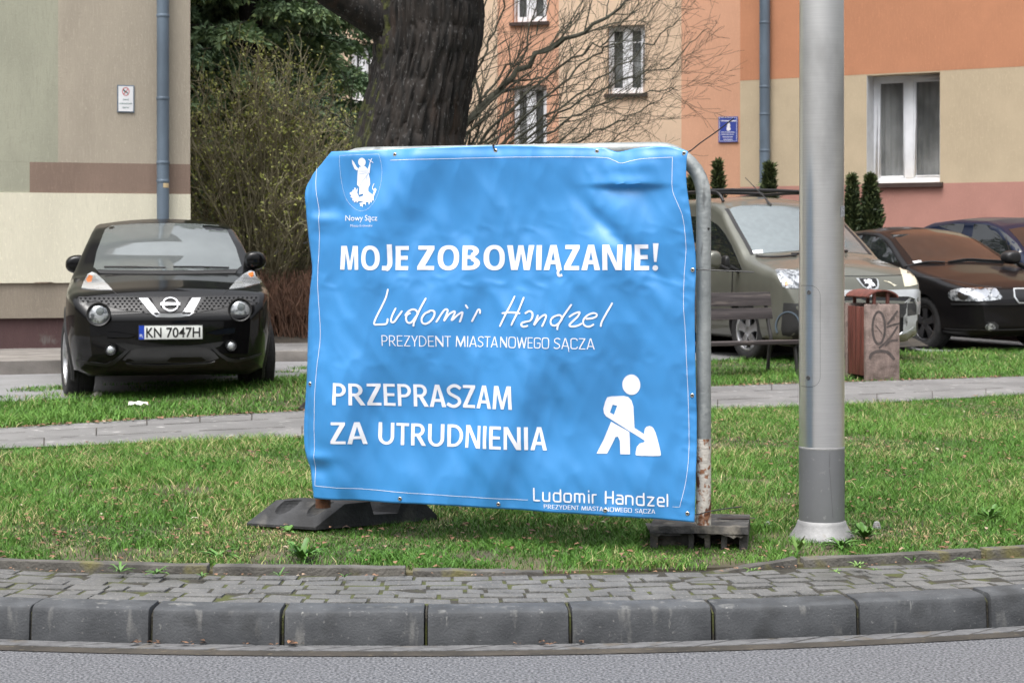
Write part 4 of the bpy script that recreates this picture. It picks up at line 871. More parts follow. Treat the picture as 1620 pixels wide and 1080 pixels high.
def wall_mb(pl, s0, s1, z0, z1, t, holes=(), reveal=.14, off=0):    # wall panel with openings; holes (a,b,c,d) = s0,s1,z0,z1
    m = MB(); S = sorted({s0,s1,*[h[0] for h in holes],*[h[1] for h in holes]}); Z = sorted({z0,z1,*[h[2] for h in holes],*[h[3] for h in holes]})
    for i in range(len(S)-1):
        for j in range(len(Z)-1):
            cs_, cz_ = (S[i]+S[i+1])/2, (Z[j]+Z[j+1])/2
            if any(h[0] < cs_ < h[1] and h[2] < cz_ < h[3] for h in holes): continue
            for o_ in (off, off-t): m.add([pl.at(S[i],Z[j],o_), pl.at(S[i+1],Z[j],o_), pl.at(S[i+1],Z[j+1],o_), pl.at(S[i],Z[j+1],o_)], [(0,1,2,3)])
    def rim(a,b,c,d):
        f, k = [pl.at(a,c,off), pl.at(b,c,off), pl.at(b,d,off), pl.at(a,d,off)], [pl.at(a,c,off-t), pl.at(b,c,off-t), pl.at(b,d,off-t), pl.at(a,d,off-t)]
        m.add(f+k, [(i,(i+1)%4,4+(i+1)%4,4+i) for i in range(4)])
    rim(s0,s1,z0,z1)
    for h in holes: rim(*h)
    return m
def pbox(pl, a, b, c, d, o0, o1): m = MB(); return m.prism([pl.at(a,c,o1), pl.at(b,c,o1), pl.at(b,d,o1), pl.at(a,d,o1)], [pl.at(a,c,o0), pl.at(b,c,o0), pl.at(b,d,o0), pl.at(a,d,o0)])
# left block
LP = Plane((-3.62, 21.35), math.atan(-.34) + 0); LP = Plane(P(301,300,21.3), math.atan(.33))
def rows(pl, ys, x): return [pl.px(x, y)[1] for y in ys]
lb = thing('apartment_block', 'grey and cream rendered apartment block corner with a downpipe, behind the black car', 'building', (LP.o.x, LP.o.y, .2))
zc, zb2, zpk, zbs, zgr = rows(LP, (306,258,447,502,562), 160)
sr = 0.0; s_br = LP.px(47,280)[0]; s_be = LP.px(92,150)[0]; s_l = -9.0; ztop = 11.5; T = .30
lbw = lambda nm, m_, *a, **k: keep(wall_mb(LP, *a, **k).build(nm, M[m_]), lb)
lbw('wall_green', 'w_green', s_l, s_be, zb2, ztop, T); lbw('wall_beige', 'w_beige', s_be, sr, zb2, ztop, T, off=.001)
lbw('wall_green_lower', 'w_green', s_l, s_br, zc, zb2, T, off=-.001); lbw('wall_brown', 'w_brown', s_br, sr, zc, zb2, T, off=.003)
lbw('wall_cream', 'w_cream', s_l, sr, zpk, zc, T, off=.015); lbw('plinth', 'w_plinth', s_l, sr, zbs, zpk, T, off=-.01); lbw('base', 'w_base', s_l, sr, .1, zbs, T, off=-.05)
rr2 = random.Random(3)
s = -4.2
while s < -.05:
    L = rr2.uniform(.05,.35); h = rr2.uniform(.008,.03)
    pts = [(s, zpk-.004), (s+L, zpk-.004), (s+L*.8, zpk+h), (s+L*.4, zpk+h*rr2.uniform(.4,1.2)), (s+L*.15, zpk+h*.7)]
    m = MB(); m.prism([LP.at(a, z, .0175) for a, z in pts], [LP.at(a, z, .010) for a, z in pts]); s += L+rr2.uniform(.02,.5)
    keep(m.build('peeling_edge', M['w_peel']), lb)
m = MB()                                              # side wall going back from the corner, and roof
a, b = LP.at(0,.1,-.31), LP.at(0,ztop,-.31); k = Vector((-.33,.95,0)).normalized()*14
m.prism([LP.at(-.002,.1,-T-.002), LP.at(-.3,.1,-T-.002), LP.at(-.3,ztop,-T-.002), LP.at(-.002,ztop,-T-.002)], [LP.at(-.002,.1,-T-.002)+k, LP.at(-.3,.1,-T-.002)+k, LP.at(-.3,ztop,-T-.002)+k, LP.at(-.002,ztop,-T-.002)+k]); keep(m.build('side_wall', M['w_beige']), lb)
m = pbox(LP, s_l, .45, ztop+.001, ztop+.3, -13, .5); keep(m.build('roof', M['roof']), lb)
def downpipe(pl, px0, px1, ytop, ybot, bands, label, back=.07, extra=None):
    s0, s1 = pl.px(px0, 200)[0], pl.px(px1, 200)[0]; rad = (s1-s0)/2; sc_ = (s0+s1)/2; off = rad+back*.5
    o = thing('downpipe', label, 'downpipe', pl.at(sc_, .3, off)); zt = max(pl.px(px0, ytop)[1], 11.3); zb = pl.px(px0, ybot)[1]
    keep(MB().tube([pl.at(sc_, zb, off), pl.at(sc_, (zb+zt)/2, off), pl.at(sc_, zt, off)], rad, 20).build('pipe', M['zinc'], smooth=True), o)
    for y in bands:
        z = pl.px(px0, y)[1]; m = MB(); m.lathe([(rad+.002,-.018),(rad+.005,-.012),(rad+.005,.012),(rad+.002,.018)], 20, c=pl.at(sc_, z, off)); j = m.build('joint', M['zinc'], smooth=True); keep(j, o)
        m = MB(); c0 = pl.at(sc_, z, off); m.tube([c0-pl.n*(rad-.01), c0-pl.n*(off+.01)], .008, 6); keep(m.build('bracket', M['iron']), o)
    if extra: 
        z = pl.px(px0, extra)[1]; m = MB(); q = []
        for zz_ in (z-.025, z+.025): q += [pl.at(sc_+(rad+.002)*math.sin(t), zz_, off+(rad+.002)*math.cos(t)) for t in np.linspace(-.1,1.0,6)]
        m.add(q, [(i,i+1,7+i,6+i) for i in range(5)]); keep(m.build('label_tape', mat('beige_tape', (.62,.48,.28), .6)), o)
    return o
downpipe(LP, 246, 265.5, -400, 470, (27,157,258,287), 'blue grey downpipe on the corner of the grey apartment block', extra=294)
# apron slab along the wall
AP = [G(-700,600,.19), G(0,596,.19), G(100,594,.19), G(118,593,.19)]; m = MB()
for i in range(3):
    a, b = AP[i], AP[i+1]; h = .15
    m.prism([a, b, b+Vector((0,0,h)), a+Vector((0,0,h))], [a+Vector((-.3,4.2,0)), b+Vector((-.3,4.2,0)), b+Vector((-.3,4.2,h)), a+Vector((-.3,4.2,h))])
struct(m.build('pavement_apron', M['apron']))
# notice on the wall
sgn = thing('notice_sign', 'small white dog ban notice with red prohibition ring on the grey wall', 'sign', LP.pp(198,157))
(sa, zt_), (sb, _), (_, zb_2) = LP.px(187,136.5), LP.px(210.5,136.5), LP.px(198,176.5)
keep(pbox(LP, sa-.012, sb+.012, zb_2-.012, zt_+.012, .004, .014).build('frame', M['zinc']), sgn); keep(pbox(LP, sa, sb, zb_2, zt_, .015, .018).build('plate', M['white_plastic']), sgn)
M['red'] = mat('sign_red', (.55,.05,.06), .5, var=.05); M['dgreen'] = mat('sign_green', (.02,.12,.10), .5, var=.05)
ring = MB(); lf = lambda x, y, o_: LP.pp(x, y, .019+o_)
strip(ring, [(198.6+5.3*math.cos(t), 145.2+6.2*math.sin(t)) for t in np.linspace(0, 6.29, 24)], 1.0, .0004, lf, .8); strip(ring, [(202.5,141),(195,149.5)], 1.0, .0009, lf, 1); keep(ring.build('prohibition_ring', M['red']), sgn)
dg = MB(); strip(dg, [(194.6,141.5),(196,143.6),(201.5,147.6)], 1.7, .0001, lf, .6); strip(dg, [(197,144.5),(196.6,148)], .7, .00015, lf, .6); strip(dg, [(201,147),(201.5,149.6)], .7, .00015, lf, .6); keep(dg.build('dog_symbol', M['dgreen']), sgn)
class LayP:
    def __init__(s, pl, bl, br, h, off): s.pl, s.a, s.b, s.h, s.o = pl, Vector(bl), Vector(br), h, off; s.scale = (.1,.02)
    def __call__(s, x, y): p = s.a.lerp(s.b, x); return s.pl.pp(p.x, p.y-y*s.h, s.o)
for t, x0, x1, y in (('ZAKAZ',194,203.6,159), ('WYPROWADZANIA',188.4,208.6,165.4), ('PSÓW',193.6,204,171.7)): text_mesh(t, LayP(LP, (x0,y), (x1,y), 2.3, .0195), 'lettering', M['dgreen'], sgn, 1, .01)

# right block
RP = Plane(P(1171,300,33.0), math.atan2(-2.6,4.25))
M['o_orange'] = render_mat('orange_render', lin((192,134,101)), .05, False); M['o_beige'] = render_mat('beige_render', lin((192,175,148)), .04, False); M['o_pink'] = render_mat('pink_base_render', lin((180,132,120)), .05, False)
M['pvc'] = mat('white_window_frame', (.76,.78,.82), .35, var=.03); M['reveal'] = mat('pale_reveal', (.62,.64,.67), .8, var=.05); M['sill'] = mat('dark_brown_sill', (.055,.035,.03), .5)
M['pane'] = mat('window_glass', (.035,.040,.040), .06, var=.3, scale=3, coat=.6, spec=.7); M['curtain'] = mat('net_curtain', (.72,.74,.74), .9, col2=(.24,.25,.25), scale=1.3, stretch=(1,1,.7), fac=(.38,.62))
M['pane'].node_tree.nodes['Principled BSDF'].inputs['Alpha'].default_value = .25
rb = thing('apartment_block', 'orange and beige apartment block with pink base behind the parked cars', 'building', (RP.o.x, RP.o.y, .2))
z_ob = RP.px(1171,128)[1]; z_bp = RP.px(1400,291.5)[1]; sE = 11.0
hs0, hs1 = RP.px(1371,200)[0], RP.px(1487,200)[0]; hz0, hz1 = RP.px(1440,289)[1], RP.px(1440,116.5)[1]
WH = (hs0, hs1, hz0, hz1)
rbw = lambda nm, m_, *a, **k: keep(wall_mb(RP, *a, **k).build(nm, M[m_]), rb)
rbw('wall_orange', 'o_orange', 0, sE, z_ob, 12, .35, off=.002, holes=[(hs0,hs1,z_ob+2.0,z_ob+3.6),(6.8,8.2,z_ob+2.0,z_ob+3.6)])
rbw('wall_beige', 'o_beige', 0, sE, z_bp, z_ob, .35, holes=[(hs0,hs1,hz0,min(hz1,z_ob-.002)),(6.8,8.2,hz0,min(hz1,z_ob-.002))]); rbw('base', 'o_pink', 0, sE, .0, z_bp, .35, off=.003)
m = MB(); k = Vector((.52,.85,0)).normalized()*12; k = RP.n*-9
m.prism([RP.at(.001,0,-.352), RP.at(.3,0,-.352), RP.at(.3,12,-.352), RP.at(.001,12,-.352)], [RP.at(.001,0,-.352)+k, RP.at(.3,0,-.352)+k, RP.at(.3,12,-.352)+k, RP.at(.001,12,-.352)+k]); keep(m.build('side_wall', M['o_beige']), rb)
keep(pbox(RP, -.3, sE+.3, 12.001, 12.3, -9.5, .5).build('roof', M['roof']), rb)
def window(pl, par, s0, s1, z0, z1, dep, fw=.07, split=(.5,), sill='sill', curtain=True, transom=None, reveal=None, shut=None):
    wn = pbox(pl, s0, s0+fw, z0, z1, -dep-.06, -dep).build('window', M['pvc']); mb = MB(); o0, o1 = -dep-.06, -dep
    def bar(a,b,c,d,e0=o0,e1=o1): mb.prism([pl.at(a,c,e1), pl.at(b,c,e1), pl.at(b,d,e1), pl.at(a,d,e1)], [pl.at(a,c,e0), pl.at(b,c,e0), pl.at(b,d,e0), pl.at(a,d,e0)])
    bpy.data.objects.remove(wn)
    bar(s0,s0+fw,z0,z1); bar(s1-fw,s1,z0,z1); bar(s0+fw,s1-fw,z0,z0+fw*1.2); bar(s0+fw,s1-fw,z1-fw,z1)
    for t in split: sm = s0+(s1-s0)*t; bar(sm-fw*.9, sm+fw*.9, z0+fw*1.2, z1-fw, o0, o1+.008)
    ed = [s0+fw]+[x for t in split for x in (s0+(s1-s0)*t-fw*.9, s0+(s1-s0)*t+fw*.9)]+[s1-fw]
    for i in range(0, len(ed), 2):                    # sash inside each half
        a, b = ed[i], ed[i+1]; g = fw*.55; c, d = z0+fw*1.2, z1-fw
        bar(a,a+g,c,d,o0-.0,o1-.012); bar(b-g,b,c,d,o0,o1-.012); bar(a+g,b-g,c,c+g,o0,o1-.012); bar(a+g,b-g,d-g,d,o0,o1-.012)
        if transom: zt = d-(d-c)*transom; bar(a+g,b-g,zt-.012,zt+.012,o0,o1-.02)
    wn = mb.build('window', M['pvc'], bevel=.004); keep(wn, par)
    pn = MB(); q = pbox(pl, s0+fw*.5, s1-fw*.5, z0+fw*.6, z1-fw*.5, o0+.012, o0+.02); p_ = q.build('pane', M['pane']); keep(p_, wn)
    if curtain:
        cu = MB(); n = 80; v = []
        for i in range(n+1):
            t = i/n; v += [pl.at(s0+fw*.6+(s1-s0-fw*1.2)*t, z, o0-.06+.022*math.sin(t*66)) for z in (z0+.05, z1-.05)]
        cu.add(v, [(2*i,2*i+1,2*i+3,2*i+2) for i in range(n)]); keep(cu.build('curtain', M['curtain'], smooth=True), wn)
    if sill: keep(pbox(pl, s0-.06, s1+.06, z0-.075, z0-.004, -dep+.001, .07).build('sill', M['sill']), wn)
    if reveal: 
        keep(pbox(pl, s0, s0+.004, z0, z1, -dep+.002, -.002).build('reveal', M[reveal]), wn)
    return wn
dpw = .32
window(RP, rb, hs0+.002, hs1-.002, hz0, min(hz1,z_ob-.002)-.001, dpw, .075, reveal='reveal')
window(RP, rb, 6.8+.002, 8.2-.002, hz0, min(hz1,z_ob-.002)-.001, dpw, .075, reveal='reveal'); window(RP, rb, hs0+.002, hs1-.002, z_ob+2.0, z_ob+3.599, dpw, .075, reveal='reveal'); window(RP, rb, 6.802, 8.198, z_ob+2.0, z_ob+3.599, dpw, .075, reveal='reveal')
downpipe(RP, 1206.5, 1222, -300, 420, (38,139,182,239), 'slim grey downpipe on the orange and beige block', back=.05)

# middle block, further back
MPn = Plane(P(1171,300,38.5), math.atan(.30) + math.pi*0)
MPn = Plane(P(1171,300,38.5), -math.atan(.31))
M['m_peach'] = render_mat('peach_render', lin((222,172,143)), .04, False); M['m_beige'] = render_mat('pale_beige_render', lin((226,200,174)), .03, False)
mbk = thing('apartment_block', 'peach and pale beige striped apartment block behind bare branches', 'building', (MPn.o.x, MPn.o.y, .2))
ss = lambda px: MPn.px(px, 200)[0]; zzm = lambda px, y: MPn.px(px, y)[1]
W1 = (ss(961),ss(1020.5),zzm(990,148),zzm(990,40)); W2 = (ss(811),ss(865),zzm(838,228),zzm(838,135)); W3 = (ss(811),ss(865),zzm(838,35),zzm(838,-60)); W4 = (ss(553),ss(590),zzm(575,165),zzm(575,70))
W2 = (W2[0],W2[1],zzm(838,248),W2[3]); dd = .12
mw = lambda nm, m_, *a, **k: keep(wall_mb(MPn, *a, **k).build(nm, M[m_]), mbk)
mw('wall_peach', 'm_peach', ss(1078), 1.5, 0, 13, .4); mw('wall_beige', 'm_beige', ss(884), ss(1078), 0, 13, .4, off=.002, holes=[W1, (W1[0],W1[1],W1[2]+2.9,W1[3]+2.9)])
mw('wall_peach', 'm_peach', ss(787), ss(884), 0, 13, .4, holes=[W2, (W3[0],W3[1],W3[2],W3[2]+1.3)]); mw('wall_beige', 'm_beige', ss(300), ss(787), 0, 13, .4, off=.002, holes=[W4])
keep(pbox(MPn, ss(300), 1.7, 13.001, 13.3, -10, .5).build('roof', M['roof']), mbk)
window(MPn, mbk, *[a+b for a, b in zip(W1, (.002,-.002,0,-.001))], dd, .07, transom=.22); window(MPn, mbk, W1[0]+.002, W1[1]-.002, W1[2]+2.9, W1[3]+2.899, dd, .07, transom=.22)
window(MPn, mbk, *[a+b for a, b in zip(W2, (.002,-.002,0,-.001))], dd, .07); window(MPn, mbk, W3[0]+.002, W3[1]-.002, W3[2], W3[2]+1.299, dd, .07); window(MPn, mbk, W4[0]+.002, W4[1]-.002, W4[2], W4[3]-.001, dd, .07)
# blue plaque on the peach stripe
pq = thing('wall_plaque', 'small blue enamel plaque with white emblem and writing on the peach wall', 'plaque', MPn.pp(1152,205))
qa, qb = MPn.px(1137,225.5), MPn.px(1167.5,184.5); M['enamel'] = mat('blue_enamel', (.045,.075,.36), .3, var=.05, coat=.4)
keep(pbox(MPn, qa[0], qb[0], qa[1], qb[1], .005, .03).build('plate', M['enamel']), pq)
em = MB(); mf = lambda x, y, o_: MPn.pp(x, y, .031+o_)
def mfill(mb, L, off): Vv, T_2 = fill2d([L], 3); mb.add([mf(x, y, off) for x, y in Vv], T_2)
mfill(em, smooth_loop([(1151,194.5),(1154,194),(1156,198),(1155,201),(1157,205),(1154,207.5),(1151,207.5),(1149.5,204),(1151,200)],2), .0005)
keep(em.build('emblem', M['white']), pq)
ln = MB()
for y, x0, x1, w_ in ((191.5,1141.5,1164,3.4),(209.5,1142,1163,2.0),(213,1141.8,1162.5,2.0),(217,1144,1161,2.0),(221,1145.5,1160,2.0)):
    x = x0; r_ = random.Random(int(y))
    while x < x1-.8: L = r_.uniform(1.2,2.4); strip(ln, [(x,y),(min(x1,x+L),y)], w_*.62, .0004, mf, 3); x += L+r_.choice((.7,.7,1.5))
strip(ln, [(1138.7,186.2),(1165.8,186.2),(1165.8,223.5),(1138.7,223.5),(1138.7,186.2)], .6, .0002, mf, 4, False)
keep(ln.build('lettering', M['white']), pq)

# pavement with kerb, planting bed behind the black car
m = MB(); a, b = G(300,574,.2), G(1000,566,.2); h = .12; bk = Vector((0,1.75,0))
m.prism([a, b, b+Vector((0,0,h)), a+Vector((0,0,h))], [a+bk, b+bk, b+bk+Vector((0,0,h)), a+bk+Vector((0,0,h))]); struct(m.build('pavement', M['path'], bevel=.015))
kb = MB(); k2 = Vector((0,-.12,0)); kb.prism([a+k2, b+k2, b+k2+Vector((0,0,h+.004)), a+k2+Vector((0,0,h+.004))], [a+Vector((0,-.003,0)), b+Vector((0,-.003,0)), b+Vector((0,-.003,h+.004)), a+Vector((0,-.003,h+.004))]); struct(kb.build('pavement_kerb', M['apron'], bevel=.012))
m = MB(); n = 14
vs = [(-5.5+i*.8, 22.3+j*1.2, .25+.12*min(1,j)+.05*math.sin(i*2.1+j)) for i in range(n) for j in range(14)]
m.add(vs, [(i*14+j, (i+1)*14+j, (i+1)*14+j+1, i*14+j+1) for i in range(n-1) for j in range(13)]); struct(m.build('planting_bed', M['bare_soil'], smooth=True))

# ---------------------------------------------------------------- trees and shrubs
M['bark'] = mat('oak_bark', (.020,.0150,.0118), .9, col2=(.004,.0035,.003), scale=18, stretch=(1,1,.22), bump=1.0, bscale=22, fac=(.38,.62), detail=8, wear=[((.055,.052,.05), 50, .60, .06, (1,1,.5)), ((.12,.12,.115), 34, .70, .04), ((.035,.018,.010), 5, .60, .12, (1,1,.2))])
M['moss_bark'] = mat('mossy_bark', (.05,.055,.012), .95, col2=(.012,.012,.006), scale=18, bump=1, bscale=40, fac=(.4,.62))
M['twig'] = mat('twigs', (.055,.05,.040), .85, col2=(.025,.028,.018), scale=6); M['branch_green'] = mat('mossy_branches', (.065,.066,.046), .9, col2=(.03,.03,.021), scale=9)
def twigs_mesh(name, segs, m_, par, n=4):             # segs: list of (points, radii)
    V, Q = [], []; b = 0
    for pts, rad in segs:
        p = np.array([tuple(x) for x in pts]); k = len(p); t = np.gradient(p, axis=0); t /= np.linalg.norm(t, axis=1)[:,None]+1e-9
        u = np.cross(t, np.array([.31,.77,.55])); u /= np.linalg.norm(u, axis=1)[:,None]+1e-9; v = np.cross(t, u); r_ = np.asarray(rad)[:,None]
        for a in range(n): V.append(None)
        del V[-n:]
        ring = np.stack([p+u*r_*math.cos(2*math.pi*a/n)+v*r_*math.sin(2*math.pi*a/n) for a in range(n)], 1).reshape(-1,3); V.append(ring)
        i = np.arange(k-1)[:,None]*n; a = np.arange(n)[None]; a2 = (a+1) % n
        Q.append(np.stack([i+a, i+a2, i+n+a2, i+n+a], -1).reshape(-1,4)+b); b += k*n
    return raw_mesh(name, np.concatenate(V), np.concatenate(Q), m_, par, smooth=True)
# big oak: trunk from its outline in the photograph
OD = 14.6
ok_ = thing('oak_tree', 'thick dark barked oak trunk rising behind the banner', 'tree', P(650,640,OD))
ok_.location.z = .2
ol = [(640,-700,90),(648,-520,92),(655,-330,94),(664,-160,96),(680,-40,90),(682,0,84),(681,60,82.5),(676,100,80),(666,150,80),(657,190,82),(650,228,86),(646,300,90),(644,400,95),(642,500,102),(640,580,116),(640,630,140),(640,660,165)]
m = MB(); rings = []; nseg = 280; yy = np.concatenate([np.linspace(660,260,90)[:-1], np.linspace(260,-40,240)[:-1], np.linspace(-40,-700,70)]); xc = np.interp(yy, [o[1] for o in ol], [o[0] for o in ol]); rw_ = np.interp(yy, [o[1] for o in ol], [o[2] for o in ol])
k9 = np.ones(9)/9; xc = np.convolve(np.pad(xc,4,'edge'), k9, 'valid'); rw_ = np.convolve(np.pad(rw_,4,'edge'), k9, 'valid')
th = np.linspace(0, 2*math.pi, nseg, endpoint=False); ZZ = CH+(HY-yy)/F*OD
vs = []
for i in range(len(yy)):
    c0 = P(xc[i], yy[i], OD); rad = rw_[i]/F*OD; w_ = th*9/6.283
    wob_ = .5*vnoise(th/6.283*64*.3, np.full(nseg, ZZ[i]*1.6), 71)+.45*vnoise(th/6.283*64*.6, np.full(nseg, ZZ[i]*6), 72)
    fur = np.sqrt(np.abs(vnoise(th/6.283*64+wob_, np.full(nseg, ZZ[i]*1.5), 70)))*.066+np.abs(vnoise(th/6.283*128+2*wob_, np.full(nseg, ZZ[i]*5), 73))*.075+vnoise(th/6.283*64*.14, np.full(nseg, ZZ[i]*.8), 74)*.05
    flare = 1+.05*np.sin(3*th+.8)+.10*np.cos(5*th)*max(0, (yy[i]-560)/120)
    rr3 = rad*flare+fur*.9-.03
    vs += [(c0.x+rr3[k]*math.sin(th[k]), OD-rr3[k]*math.cos(th[k]), ZZ[i]) for k in range(nseg)]
m.add(vs, [(i*nseg+k, i*nseg+(k+1)%nseg, (i+1)*nseg+(k+1)%nseg, (i+1)*nseg+k) for i in range(len(yy)-1) for k in range(nseg)], 0)
for fi, f_ in enumerate(m.f):                         # moss on the weather side
    k = fi % nseg; i = fi//nseg
    if yy[i] < 330 and 204 <= k <= 243 and vnoise(np.array([k*.12]), np.array([i*.12]), 80)[0]+(.25 if yy[i] < 60 or yy[i] > 170 else -.02) > .04: m.m[fi] = 1
keep(m.build('trunk', [M['bark'], M['moss_bark']], smooth=True, sharp=180), ok_)
segs = []
def limb(pts, r0, r1, n=10): q = catmull(pts, 5); segs.append((q, np.linspace(r0, r1, len(q))))
limb([P(640,60,OD),P(590,25,OD-.1),P(548,2,OD-.2),P(500,-30,OD-.3),P(420,-120,OD-.2),P(300,-300,OD)], .17, .07); limb([P(680,-300,OD),P(760,-480,OD+.2),P(900,-700,OD+.3)], .2, .08); limb([P(650,-560,OD),P(560,-800,OD+.6),P(480,-1100,OD+1)], .24, .06); limb([P(640,-600,OD),P(690,-900,OD-.3),P(700,-1200,OD-.4)], .26, .06)
r_ = random.Random(2)
def grow(p, d, L, rad, depth, segs, bend=.35, up=.1, kids=(2,4), shrink=.66, rnd=r_, spread=.75, minr=.0022):
    q = [p]; dd_ = d.normalized(); k = 5
    for i in range(k):
        dd_ = (dd_+Vector((rnd.gauss(0,1),rnd.gauss(0,1),rnd.gauss(0,1)))*bend/k*1.3+Vector((0,0,up/k))).normalized(); q.append(q[-1]+dd_*L/k)
    r1 = max(minr, rad*.55); segs.append((q, np.linspace(max(minr,rad), r1, k+1)))
    if depth <= 0: return
    for j in range(rnd.randint(*kids)):
        t = rnd.uniform(.3, 1); i = min(k-1, int(t*k)); pt = q[i].lerp(q[i+1], t*k-i); v = Vector((rnd.gauss(0,1),rnd.gauss(0,1),rnd.gauss(0,1))); v = (v-dd_*v.dot(dd_)).normalized()
        grow(pt, (dd_+v*spread*rnd.uniform(.5,1.2)).normalized(), L*shrink*rnd.uniform(.7,1.15), rad*.5, depth-1, segs, bend, up, kids, shrink, rnd, spread, minr)
    grow(q[-1], dd_, L*shrink, r1, depth-1, segs, bend, up, kids, shrink, rnd, spread, minr)
for base, d in ((P(420,-120,OD),Vector((-.5,.2,.6))),(P(900,-700,OD+.3),Vector((.5,.3,.8))),(P(480,-1100,OD+1),Vector((-.4,.3,1))),(P(700,-1200,OD-.4),Vector((.2,-.3,1)))): grow(base, d, 1.6, .07, 3, segs)
keep(twigs_mesh('limbs', segs, M['bark'], None, 8), ok_)

# bare tree whose branches fan out to the upper right
def fan_tree(label, base, stems, m_, seed, tw=3, L0=.8, name='bare_tree', kids=(1,3), mr=.0021):
    o = thing(name, label, 'tree', base); rnd = random.Random(seed); sg_ = []; tg = []
    for pts, r0, r1 in stems:
        q = catmull(pts, 6); n = len(q)
        for i in range(1, n): q[i] = q[i]+Vector((rnd.gauss(0,.02),rnd.gauss(0,.05),rnd.gauss(0,.02)))
        sg_.append((q, np.linspace(r0, r1, n)))
        for i in range(3, n):
            if rnd.random() < .8:
                d = (q[min(i+1,n-1)]-q[i-1]).normalized(); v = Vector((rnd.gauss(0,1),rnd.gauss(0,1),rnd.gauss(.1,1))); v = (v-d*v.dot(d)).normalized()
                grow(q[i], d+v*rnd.uniform(.4,.9), L0*rnd.uniform(.5,1.1)*(1.15-.6*i/n), max(mr,(r0+(r1-r0)*i/n)*.5), tw-1, tg, .5, .12, kids, .62, rnd, .7, mr)
    keep(twigs_mesh('trunk', sg_, m_, None, 7), o); keep(twigs_mesh('branches', tg, m_, None, 3), o); return o
BD = 23.0; PB_ = lambda x, y, d=0: P(x, y, BD+d)
root = PB_(640,545)
st = [([root, PB_(652,420), PB_(672,330), PB_(705,250), PB_(770,160,.3), PB_(850,90,.5), PB_(940,40,.7), PB_(1010,-10,.9)], .09, .012)]
for e in ([(672,330),(740,270),(830,210),(930,140),(1020,75),(1080,30)], [(672,345),(745,290),(830,225),(900,170),(980,130),(1060,100),(1118,45)], [(670,340),(760,265),(860,160),(930,95),(985,60),(1050,-5)], [(668,360),(760,300),(860,215),(950,165),(1010,148),(1068,140)],
          [(668,370),(770,300),(850,262),(930,215),(1000,182),(1070,142)], [(690,280),(740,190),(800,110),(850,50),(880,-20)], [(690,280),(720,190),(770,80),(800,0),(815,-60)], [(700,270),(730,150),(760,50),(775,-40)], [(675,350),(770,290),(870,235),(935,180),(905,200)][:4], [(668,380),(790,290),(900,250),(960,225),(1010,195)], [(690,300),(790,190),(880,110),(950,70),(1000,20),(1030,-30)],
          [(640,440),(690,330),(760,240),(800,180),(860,140)], [(672,340),(600,260),(540,190),(500,170)]):
    d1 = random.Random(len(st)).uniform(-1.2,1.6); pts = [PB_(x, y, d1*i/len(e)) for i, (x, y) in enumerate(e)]; st.append((pts, .021, .005))
fan_tree('leafless tree with mossy spreading branches in front of the peach block', root, st, M['branch_green'], 5, 3, .95)

# leaf clouds of small faces
def leafcloud(name, pts, nrm, size, m_, par, seed, tints, aspect=.5, curl=.3):
    r = np.random.default_rng(seed); n = len(pts); d = nrm/ (np.linalg.norm(nrm, axis=1)[:,None]+1e-9); u = r.normal(size=(n,3)); u -= d*(u*d).sum(1)[:,None]; u /= np.linalg.norm(u, axis=1)[:,None]+1e-9
    s = size*(.6+.8*r.random(n))[:,None]; V = np.stack([pts, pts+d*s*.5+u*s*aspect*.5, pts+d*s, pts+d*s*.5-u*s*aspect*.5], 1).reshape(-1,3); Q = (np.arange(n)*4)[:,None]+np.arange(4)
    return raw_mesh(name, V, Q, m_, par, attr=np.repeat(tints, 4))
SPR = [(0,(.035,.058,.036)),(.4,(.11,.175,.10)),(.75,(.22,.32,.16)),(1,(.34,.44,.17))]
M['needles'] = mat('spruce_needles', (.02,.045,.02), .6, tint=SPR, spec=.3)
